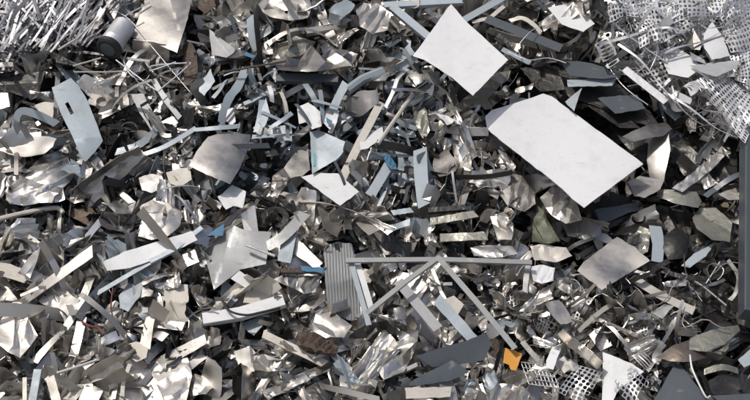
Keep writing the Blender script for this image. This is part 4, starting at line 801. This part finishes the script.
def p_bent(seed):
    """a sheet bent round in one direction with a few sharp dents"""
    g = random.Random(seed); w, l = g.uniform(8, 20), g.uniform(28, 64); nu, nv = 6, 14; bm = bmesh.new()
    ang = g.uniform(-.7, .7); ks = [g.gauss(0, 1) * g.choice((.05, .12, .3)) for _ in range(nv + 1)]
    for _ in range(g.randint(0, 2)): ks[g.randint(2, nv - 2)] += g.choice((-1, 1)) * g.uniform(.5, 1.5)
    X, Z, a = [0.], [0.], 0.
    for k in ks: a = a * .97 + k; X.append(X[-1] + math.cos(a)); Z.append(Z[-1] + math.sin(a))
    def prof(t):
        t = min(max(t, 0), nv); i = int(t); f = t - i; return X[i] + (X[i + 1] - X[i]) * f, Z[i] + (Z[i + 1] - Z[i]) * f
    tw = g.uniform(-.5, .5); sk = [(g.uniform(-.05, .05), g.uniform(-.5, .5)) for _ in range(2)]; rows = []
    for j in range(nv + 1):
        r = []
        for i in range(nu + 1):
            u = (i / nu - .5) * w * (1 + .25 * math.sin(j * .6 + seed)); t = j + ang * (i - nu / 2) * .6
            y, z = prof(t); y *= l / nv; z *= l / nv; q = tw * (j / nv - .5)
            r.append(bm.verts.new(Vector((u * math.cos(q), y, z + u * math.sin(q))) / 100 + Vector((g.uniform(-1, 1), g.uniform(-1, 1), g.uniform(-1, 1))) * .0025))
        rows.append(r)
    for j in range(nv):
        for i in range(nu): bm.faces.new((rows[j][i], rows[j][i + 1], rows[j + 1][i + 1], rows[j + 1][i]))
    return finish_proto(bm, 'bent_sheet', .25, 26)
def p_crush(seed):
    """a crushed sheet: sharp creases running along it like a fan, then folded across"""
    g = random.Random(seed); l = g.uniform(30, 72); n = g.randint(6, 11); X, Z, a = [0.], [0.], g.uniform(-.6, .6)
    for i in range(n):
        s = g.uniform(1.2, 5.2); X.append(X[-1] + s * math.cos(a)); Z.append(Z[-1] + s * math.sin(a))
        a = max(-1.35, min(1.35, a + g.choice((-1, 1)) * g.uniform(.3, 1.5)))
    cx, cz = sum(X) / len(X), sum(Z) / len(Z); nv = 6; k0 = g.uniform(.25, .9); kb = g.uniform(-.5, .5); rows = []; bm = bmesh.new()
    for j in range(nv + 1):
        v = j / nv; k = k0 + (1.15 - k0) * v; y = (v - .5) * l
        rows.append([bm.verts.new(Vector(((x - cx) * k + g.uniform(-.25, .25), y + g.uniform(-.3, .3) + (g.uniform(-1.6, 1.6) if j in (0, nv) else 0), (z - cz) * k + kb * l * (v - .5) ** 2 + g.uniform(-.3, .3))) / 100) for x, z in zip(X, Z)])
    for j in range(nv):
        for i in range(n): bm.faces.new((rows[j][i], rows[j][i + 1], rows[j + 1][i + 1], rows[j + 1][i]))
    fold_bm(bm, g, g.randint(1, 3), l / 100, 15, 80)
    bmesh.ops.triangulate(bm, faces=bm.faces[:]); crinkle(bm, g, .06, .09, 1)
    return finish_proto(bm, 'crushed_sheet', .25, 20)
def p_wire(seed):
    g = random.Random(seed); L = g.uniform(30, 80); r = g.uniform(.7, 1.6); p = Vector((0, 0, 0)); a = b = 0.; P = [p.copy()]; n = 18
    ka = 0
    for i in range(n):
        ka = ka * .7 + g.uniform(-.25, .25); a += ka; b = b * .7 + g.uniform(-.3, .3)
        if g.random() < .06: a += g.uniform(-1.3, 1.3)
        p = p + Vector((math.cos(a) * math.cos(b), math.sin(a) * math.cos(b), math.sin(b))) * (L / n / 100); P.append(p)
    sec = [(r / 2 * math.cos(k * math.pi / 2.5), r / 2 * math.sin(k * math.pi / 2.5)) for k in range(5)]
    return finish_proto(sweep_bm(P, sec, nref=Vector((0, 0, 1))), 'bent_wire', 0, 60)
def p_curl(seed):
    g = random.Random(seed); r = g.uniform(4, 11); turns = g.uniform(.55, 1.6); pitch = g.uniform(2, 10); n = 22; w = g.uniform(2, 5)
    P = [Vector((r * (1 - .25 * i / n) * math.cos(6.283 * turns * i / n), r * (1 - .25 * i / n) * math.sin(6.283 * turns * i / n), pitch * i / n)) / 100 for i in range(n + 1)]
    return finish_proto(sweep_bm(P, section('flat', w, .3), g.uniform(-.4, .4), 1.57, nref=Vector((0, 0, 1))), 'curled_strip', 0, 40)
def p_profile(seed):
    g = random.Random(seed); L = g.uniform(30, 75); kind = g.choice(('angle', 'channel', 'box', 'angle')); w = g.uniform(2.5, 5.5)
    P = [Vector((L * i / 4 / 100, g.uniform(-.01, .01), g.uniform(-.012, .012))) for i in range(5)]
    return finish_proto(sweep_bm(P, section(kind, w, w * .7), nref=Vector((0, 0, 1))), 'metal_profile', 0, 30)
def p_skeleton(seed):
    g = random.Random(seed); nu, nv = g.randint(5, 9), g.randint(2, 5); cs = g.uniform(3.2, 4.6); bm = bmesh.new(); V = {}
    k1, k2, ph = g.uniform(-.5, .5), g.uniform(-1.4, 1.4), g.uniform(0, 6)
    def P(u, v):
        x, y = (u - nu / 2) * cs, (v - nv / 2) * cs; q = x / (nu * cs)
        return Vector((x, y + k1 * x * q, k2 * x * q * 1.6 + 1.6 * math.sin(x * .22 + y * .15 + ph))) / 100
    def vert(u, v):
        k = (round(u * 4), round(v * 4))
        if k not in V: V[k] = bm.verts.new(P(u, v))
        return V[k]
    hole = g.uniform(.33, .42)
    for i in range(nu):
        for j in range(nv):
            if g.random() < .06 and 0 < i < nu - 1: continue
            out = [vert(i + a, j + b) for a, b in ((0, 0), (.5, 0), (1, 0), (1, .5), (1, 1), (.5, 1), (0, 1), (0, .5))]
            inn = [bm.verts.new(P(i + .5 + hole * math.cos(a), j + .5 + hole * math.sin(a))) for a in [(-3 + k) * math.pi / 4 for k in range(8)]]
            for k in range(8): bm.faces.new((out[k], out[(k + 1) % 8], inn[(k + 1) % 8], inn[k]))
    return finish_proto(bm, 'punched_sheet', .25, 40)
PROTO = {'crushed_sheet': [p_crush(9000 + i) for i in range(48)], 'bent_sheet': [p_bent(8000 + i) for i in range(40)], 'crumpled_sheet': [p_crumple(1000 + i) for i in range(46)], 'sheet_offcut': [p_offcut(2000 + i) for i in range(36)],
         'metal_strip': [p_strip(3000 + i) for i in range(40)], 'bent_wire': [p_wire(4000 + i) for i in range(20)],
         'curled_strip': [p_curl(5000 + i) for i in range(14)], 'metal_profile': [p_profile(6000 + i) for i in range(12)],
         'punched_sheet': [p_skeleton(7000 + i) for i in range(10)],
         'punched_strip': [comb_mesh(random.uniform(75, 120), random.uniform(2.4, 3.8), random.randint(5, 9), 1.5, i) for i in range(12)]}
for m_ in PROTO['punched_strip']: m_.materials.append(MATS['silver_metal'])

MASK = np.zeros((520, 900), np.uint8)          # where the picked-out pieces lie, photo positions offset by 60
for poly in FOOT:
    x0, x1 = min(p[0] for p in poly), max(p[0] for p in poly); y0, y1 = min(p[1] for p in poly), max(p[1] for p in poly)
    for yy in range(max(-60, int(y0)), min(459, int(y1) + 1)):
        for xx in range(max(-60, int(x0)), min(839, int(x1) + 1)):
            if inside(poly, xx + .5, yy + .5): MASK[yy + 60, xx + 60] = max(MASK[yy + 60, xx + 60], 3 if poly in CLEAR else 1)
def covered(x, y):
    xi, yi = int(x) + 60, int(y) + 60
    return MASK[yi, xi] if 0 <= xi < 900 and 0 <= yi < 520 else 0
PAL = {
    'base': [('bright_metal', 22), ('satin_metal', 15), ('dull_metal', 25), ('sooty_metal', 16), ('warm_metal', 24), ('cream_paint', 3), ('pale_blue_paint', 5), ('slate_paint', 3), ('white_paint', 1), ('brown_metal', 1)],
    'tangle': [('pale_blue_paint', 36), ('slate_paint', 12), ('bright_metal', 12), ('dull_metal', 18), ('sooty_metal', 20), ('white_paint', 4), ('grey_paint', 8), ('satin_metal', 8)],
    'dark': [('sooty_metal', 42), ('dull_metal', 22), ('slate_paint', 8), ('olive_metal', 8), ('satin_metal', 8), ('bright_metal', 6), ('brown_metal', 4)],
    'pale': [('silver_metal', 70), ('satin_metal', 14), ('white_paint', 8), ('dull_metal', 8)],
    'warm': [('bright_metal', 20), ('warm_metal', 28), ('dull_metal', 28), ('sooty_metal', 13), ('cream_paint', 3), ('satin_metal', 12), ('pale_blue_paint', 3)],
    'left': [('bright_metal', 22), ('dull_metal', 32), ('sooty_metal', 20), ('warm_metal', 18), ('satin_metal', 8), ('brown_metal', 2), ('pale_blue_paint', 3)],
}
def zone(x, y):
    if x < 98 and y < 72 - .25 * x: return 'bundle'
    if x > 606 and y < 132 and y < 30 + (x - 585) * .75: return 'pale'
    if x > 555 and y > 316 and x < 660: return 'swarf'
    if 478 < x < 600 and 268 < y < 350: return 'swarf'
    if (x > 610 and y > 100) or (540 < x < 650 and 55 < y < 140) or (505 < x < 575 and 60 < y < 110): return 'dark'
    if 190 < x < 440 and 70 < y < 200: return 'tangle'
    if x < 190 and y < 260: return 'left'
    if y > 260: return 'warm'
    return 'base'
def pick(lst, g):
    t = sum(q for _, q in lst); v = g.random() * t
    for k, q in lst:
        v -= q
        if v <= 0: return k
    return lst[-1][0]
KINDS = {
    'base': [('crushed_sheet', 34), ('crumpled_sheet', 16), ('bent_sheet', 24), ('sheet_offcut', 7), ('metal_strip', 30), ('bent_wire', 5), ('curled_strip', 5), ('metal_profile', 5)],
    'tangle': [('crushed_sheet', 14), ('crumpled_sheet', 6), ('bent_sheet', 16), ('sheet_offcut', 12), ('metal_strip', 54), ('bent_wire', 5), ('curled_strip', 4), ('metal_profile', 6)],
    'dark': [('crushed_sheet', 26), ('crumpled_sheet', 12), ('bent_sheet', 26), ('sheet_offcut', 3), ('metal_strip', 38), ('bent_wire', 16), ('curled_strip', 16), ('metal_profile', 2)],
    'pale': [('punched_sheet', 40), ('bent_wire', 34), ('metal_strip', 34), ('curled_strip', 8), ('bent_sheet', 8)],
    'swarf': [('crushed_sheet', 22), ('crumpled_sheet', 8), ('bent_sheet', 16), ('punched_sheet', 10), ('metal_strip', 28), ('bent_wire', 14), ('curled_strip', 14), ('sheet_offcut', 5)],
    'warm': [('crushed_sheet', 44), ('crumpled_sheet', 18), ('bent_sheet', 28), ('sheet_offcut', 7), ('metal_strip', 24), ('bent_wire', 4), ('curled_strip', 5), ('metal_profile', 4)],
    'left': [('crushed_sheet', 42), ('crumpled_sheet', 16), ('bent_sheet', 26), ('sheet_offcut', 7), ('metal_strip', 26), ('bent_wire', 5), ('curled_strip', 6), ('metal_profile', 3)],
    'bundle': [('punched_strip', 80), ('bent_wire', 8), ('metal_strip', 12)],
}
G = random.Random(99)
BASIS = Matrix((RGT, UPS, NRM)).transposed()       # columns: across, up the slope, out of the heap
def place(kind, x, y, h, scale, tilt_sd, mat, spin=None, base=None):
    p = at(x, y, (bump(x, y) if base is None else base) + h)
    sp = G.uniform(0, 2 * math.pi) if spin is None else spin
    ax = Vector((math.cos(G.uniform(0, 6.28)), math.sin(G.uniform(0, 6.28)), 0)).normalized() if True else None
    rot = BASIS.to_quaternion() @ Quaternion(ax, G.gauss(0, tilt_sd)) @ Quaternion((0, 0, 1), sp)
    return (kind, G.randrange(len(PROTO[kind])), p, rot, scale, mat, x, y)
def radius(kind, idx, s):
    me = PROTO[kind][idx]; k = (kind, idx)
    if k not in RAD:
        V = np.empty(len(me.vertices) * 3); me.vertices.foreach_get('co', V); RAD[k] = float(np.abs(V.reshape(-1, 3)).max()) * 100
    return RAD[k] * s
RAD = {}
TOP, DEEP = [], []
def pal_of(z): return [('zinc_metal', 1)] if z == 'bundle' else PAL['warm'] if z == 'swarf' else PAL[z]
# the top layer: pieces one can tell apart; they keep clear of the pieces placed above
tries = 0
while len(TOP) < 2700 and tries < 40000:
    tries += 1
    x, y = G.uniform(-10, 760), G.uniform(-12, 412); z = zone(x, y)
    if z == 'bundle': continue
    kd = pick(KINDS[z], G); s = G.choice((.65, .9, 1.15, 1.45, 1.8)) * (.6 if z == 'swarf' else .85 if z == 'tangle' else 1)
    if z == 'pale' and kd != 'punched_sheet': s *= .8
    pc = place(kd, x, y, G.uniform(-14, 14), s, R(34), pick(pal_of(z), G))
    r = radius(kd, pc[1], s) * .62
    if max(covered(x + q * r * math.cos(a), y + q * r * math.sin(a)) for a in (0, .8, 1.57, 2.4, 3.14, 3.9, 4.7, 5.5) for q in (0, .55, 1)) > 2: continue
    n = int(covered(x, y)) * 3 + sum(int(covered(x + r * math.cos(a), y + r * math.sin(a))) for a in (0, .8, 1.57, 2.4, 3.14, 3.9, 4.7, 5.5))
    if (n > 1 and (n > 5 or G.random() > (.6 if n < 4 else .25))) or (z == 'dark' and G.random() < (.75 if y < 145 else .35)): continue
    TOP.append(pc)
# the punched strip bundle: strips fan out from the corner, most ends pointing down
for i in range(290):
    x, y = G.uniform(-8, 96), G.uniform(-10, 62)
    if y > 66 - .12 * x or (x > 88 and y > 10): continue
    sp = G.gauss(-.42, .26) if G.random() < .75 else G.gauss(.75, .35)
    TOP.append(place('punched_strip', x, y - 8, G.uniform(4, 28), G.uniform(.6, 1.0), R(17), 'zinc_metal', spin=sp, base=2))
# larger stamping skeletons, upper right corner
for i in range(56):
    x, y = G.uniform(612, 758), G.uniform(-10, 122)
    if y > 20 + (x - 600) * .72 or covered(x, y): continue
    TOP.append(place('punched_sheet', x, y, G.uniform(2, 14), G.uniform(.8, 1.25), R(22), 'silver_metal', base=0))
for i in range(90):
    x, y = (G.uniform(600, 755), G.uniform(-8, 130)) if i < 55 else (G.uniform(610, 735), G.uniform(265, 345))
    if i < 55 and y > 26 + (x - 590) * .75: continue
    TOP.append(place(G.choice(('bent_wire', 'metal_strip')), x, y, G.uniform(14, 24), G.uniform(.5, .95), R(24), 'silver_metal' if i < 55 else G.choice(('dull_metal', 'satin_metal', 'sooty_metal')), base=0 if i < 55 else -4))
# deep layers and the surroundings of the view
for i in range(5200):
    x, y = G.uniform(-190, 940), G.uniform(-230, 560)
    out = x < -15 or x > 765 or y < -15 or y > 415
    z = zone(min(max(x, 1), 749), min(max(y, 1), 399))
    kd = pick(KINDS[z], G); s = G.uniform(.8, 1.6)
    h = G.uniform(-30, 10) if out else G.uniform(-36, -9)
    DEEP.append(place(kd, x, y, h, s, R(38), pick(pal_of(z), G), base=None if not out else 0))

# ------------------------------------------------------------------ link the top layer, keep what the view shows
OBJ = []
for (kd, idx, p, rot, s, mat, x, y) in TOP:
    o = bpy.data.objects.new(kd, PROTO[kd][idx]); COL.objects.link(o)
    o.location = p; o.rotation_mode = 'QUATERNION'; o.rotation_quaternion = rot; o.scale = (s, s, s)
    o.material_slots[0].link = 'OBJECT'; o.material_slots[0].material = MATS[mat]
    OBJ.append(o)
bpy.context.view_layer.update()
from mathutils.bvhtree import BVHTree
ARR = {}
def proto_arrays(me):
    if me.name not in ARR:
        nv = len(me.vertices); V = np.empty(nv * 3); me.vertices.foreach_get('co', V)
        me.calc_loop_triangles(); T = np.empty(len(me.loop_triangles) * 3, np.int32); me.loop_triangles.foreach_get('vertices', T)
        ARR[me.name] = (V.reshape(-1, 3), T.reshape(-1, 3))
    return ARR[me.name]
VV, TT, OW, off, names = [], [], [], 0, []
for o in bpy.data.objects:
    if o.type != 'MESH' or o.get('kind') == 'structure': continue
    V, T = proto_arrays(o.data); M = np.array(o.matrix_world)
    VV.append(V @ M[:3, :3].T + M[:3, 3]); TT.append(T + off); off += len(V); OW.append(np.full(len(T), len(names))); names.append(o.name)
OW = np.concatenate(OW); bvh = BVHTree.FromPolygons(np.concatenate(VV).tolist(), np.concatenate(TT).tolist(), all_triangles=True)
hits = {}
for j in range(160):
    for i in range(300):
        x, y = (i + .5) * 2.5, (j + .5) * 2.5
        loc, nr, fi, ds = bvh.ray_cast(CAM, (FWD * DIST + RGT * ((x - 375) / 100.0) + UPV * ((200 - y) / 100.0)).normalized())
        if fi is not None: hits.setdefault(names[OW[fi]], []).append((x, y))
del VV, TT, bvh
byk = {}
for o, pc in zip(OBJ, TOP): byk.setdefault(pc[0], []).append((len(hits.get(o.name, ())), o, pc))
KEEP, DROP = [], []
NFEAT = {}
for o in bpy.data.objects:
    if 'category' in o: NFEAT[o.name.split('.')[0]] = NFEAT.get(o.name.split('.')[0], 0) + 1
for kd, lst in byk.items():
    lst.sort(key=lambda q: -q[0]); lim = 300 - NFEAT.get(kd, 0)
    for r, (n, o, pc) in enumerate(lst):
        if n >= 2 and r < lim: KEEP.append((o, pc, n))
        else:
            if n > 0: DEEP.append(pc)
            DROP.append(o)
bpy.data.batch_remove(DROP)
COLNAME = {'zinc_metal': 'zinc grey', 'bright_metal': 'shiny silver', 'satin_metal': 'satin grey', 'dull_metal': 'dull grey', 'sooty_metal': 'dark sooty', 'silver_metal': 'pale silvery', 'warm_metal': 'warm beige',
           'white_paint': 'white', 'cream_paint': 'cream', 'pale_blue_paint': 'pale blue', 'slate_paint': 'slate', 'grey_paint': 'light grey', 'brown_metal': 'brown', 'olive_metal': 'olive grey'}
PHR = {'crushed_sheet': ('crushed creased sheet', 'sheet'), 'bent_sheet': ('curved sheet', 'sheet'), 'crumpled_sheet': ('crumpled sheet', 'sheet'), 'sheet_offcut': ('bent sheet offcut', 'offcut'), 'metal_strip': ('bent metal strip', 'strip'), 'bent_wire': ('thin twisted wire', 'wire'),
       'curled_strip': ('curled ribbon', 'ribbon'), 'metal_profile': ('folded metal profile', 'profile'), 'punched_sheet': ('hole punched sheet', 'sheet'), 'punched_strip': ('slotted punched strip', 'strip')}
GRP = {'crushed_sheet': 'crushed creased sheets in the scrap heap', 'bent_sheet': 'curved sheets in the scrap heap', 'crumpled_sheet': 'crumpled sheets in the scrap heap', 'sheet_offcut': 'sheet offcuts in the scrap heap', 'metal_strip': 'loose metal strips in the scrap heap', 'bent_wire': 'loose wires in the scrap heap',
       'curled_strip': 'curled ribbons in the scrap heap', 'metal_profile': 'folded profiles in the scrap heap', 'punched_sheet': 'hole punched stamping sheets', 'punched_strip': 'slotted punched strips bundled in the corner'}
# landmarks: pieces of the list above that stand out; the label says where a loose piece lies from the nearest one
LAND += [('thin pale rod across the bundle', 78, 36), ('top left corner', 8, 6), ('top right corner', 742, 6), ('bottom left corner', 8, 392), ('bottom right corner', 742, 392)]
lab = {}
for o, pc, n in KEEP:
    hp = hits.get(o.name); cx = sum(q[0] for q in hp) / len(hp); cy = sum(q[1] for q in hp) / len(hp)
    nm, lx, ly = min(LAND, key=lambda q: (q[1] - cx) ** 2 + (q[2] - cy) ** 2)
    a = math.degrees(math.atan2(cy - ly, cx - lx)) % 360
    rel = ('right of', 'below right of', 'below', 'below left of', 'left of', 'above left of', 'above', 'above right of')[int((a + 22.5) // 45) % 8]
    size = 'tiny' if n < 5 else 'small' if n < 10 else 'mid-sized' if n < 22 else 'large'
    lab.setdefault((size, COLNAME[pc[5]], PHR[pc[0]][0], rel, nm), []).append((cx, cy, o, pc[0]))
for (size, col, ph, rel, nm), L_ in lab.items():
    L_.sort(key=lambda q: q[0]); k = len(L_)
    for i, (cx, cy, o, kd) in enumerate(L_):
        pre = '' if k == 1 else ('leftmost ' if i == 0 else 'rightmost ' if i == k - 1 else ('middle ' if k == 3 else ('second ', 'third ', 'fourth ', 'fifth ', 'sixth ', 'seventh ', 'eighth ', 'ninth ', 'tenth ', 'eleventh ', 'twelfth ', 'thirteenth ', 'fourteenth ', 'fifteenth ', 'sixteenth ', 'seventeenth ')[min(i - 1, 15)]))
        full = pre + f'{size} {col} {ph} {rel} the {nm}'
        if len(full.split()) > 16: full = pre + f'{size} {col} {ph.split()[-1]} {rel} the {nm}'
        tag(o, full, PHR[kd][1], GRP[kd], 'thing')
# ------------------------------------------------------------------ the rest of the scrap, joined by kind
MK = list(MATS)
STUFF = {'crushed_sheet': ('crushed_scrap', 'small crushed creased metal scrap filling the heap between larger pieces'), 'bent_sheet': ('curved_scrap', 'small curved sheet scrap filling the heap between larger pieces'), 'crumpled_sheet': ('crumpled_scrap', 'small crumpled metal scrap filling the heap between larger pieces'), 'sheet_offcut': ('offcut_scrap', 'small metal offcuts filling the heap between larger pieces'),
         'metal_strip': ('strip_scrap', 'short metal strips filling the heap between larger pieces'), 'bent_wire': ('wire_scrap', 'fine loose wires tangled through the heap'),
         'curled_strip': ('curled_swarf', 'small curled ribbons of metal scattered through the heap'), 'metal_profile': ('profile_scrap', 'short folded profiles buried in the heap'),
         'punched_sheet': ('punched_scrap', 'small punched sheet remnants filling the heap'), 'punched_strip': ('slotted_scrap', 'slotted strip remnants deep in the corner bundle')}
for kd, (nm, lb) in STUFF.items():
    VV, TT, MI, PR = [], [], [], []; off = 0; used = []
    for (k2, idx, p, rot, s, mat, x, y) in DEEP:
        if k2 != kd: continue
        V, T = proto_arrays(PROTO[kd][idx]); M = np.array(rot.to_matrix()) * s
        VV.append(V @ M.T + np.array(p)); TT.append(T + off); off += len(V)
        if mat not in used: used.append(mat)
        MI.append(np.full(len(T), used.index(mat), np.int32)); PR.append(np.full(len(V), G.random(), np.float32))
    if not VV: continue
    V = np.concatenate(VV); T = np.concatenate(TT); MI = np.concatenate(MI); PR = np.concatenate(PR)
    me = bpy.data.meshes.new(nm); me.vertices.add(len(V)); me.vertices.foreach_set('co', V.ravel().astype(np.float32))
    me.loops.add(len(T) * 3); me.loops.foreach_set('vertex_index', T.ravel().astype(np.int32))
    me.polygons.add(len(T)); me.polygons.foreach_set('loop_start', np.arange(0, len(T) * 3, 3, dtype=np.int32))
    try: me.polygons.foreach_set('loop_total', np.full(len(T), 3, np.int32))
    except Exception: pass
    for mk in used: me.materials.append(MATS[mk])
    me.polygons.foreach_set('material_index', MI)
    me.update(calc_edges=True)
    me.attributes.new('piece', 'FLOAT', 'POINT').data.foreach_set('value', PR)
    me.polygons.foreach_set('use_smooth', [True] * len(me.polygons)); me.set_sharp_from_angle(angle=R(30))
    o = bpy.data.objects.new(nm, me); COL.objects.link(o); tag(o, lb, None, None, 'stuff')
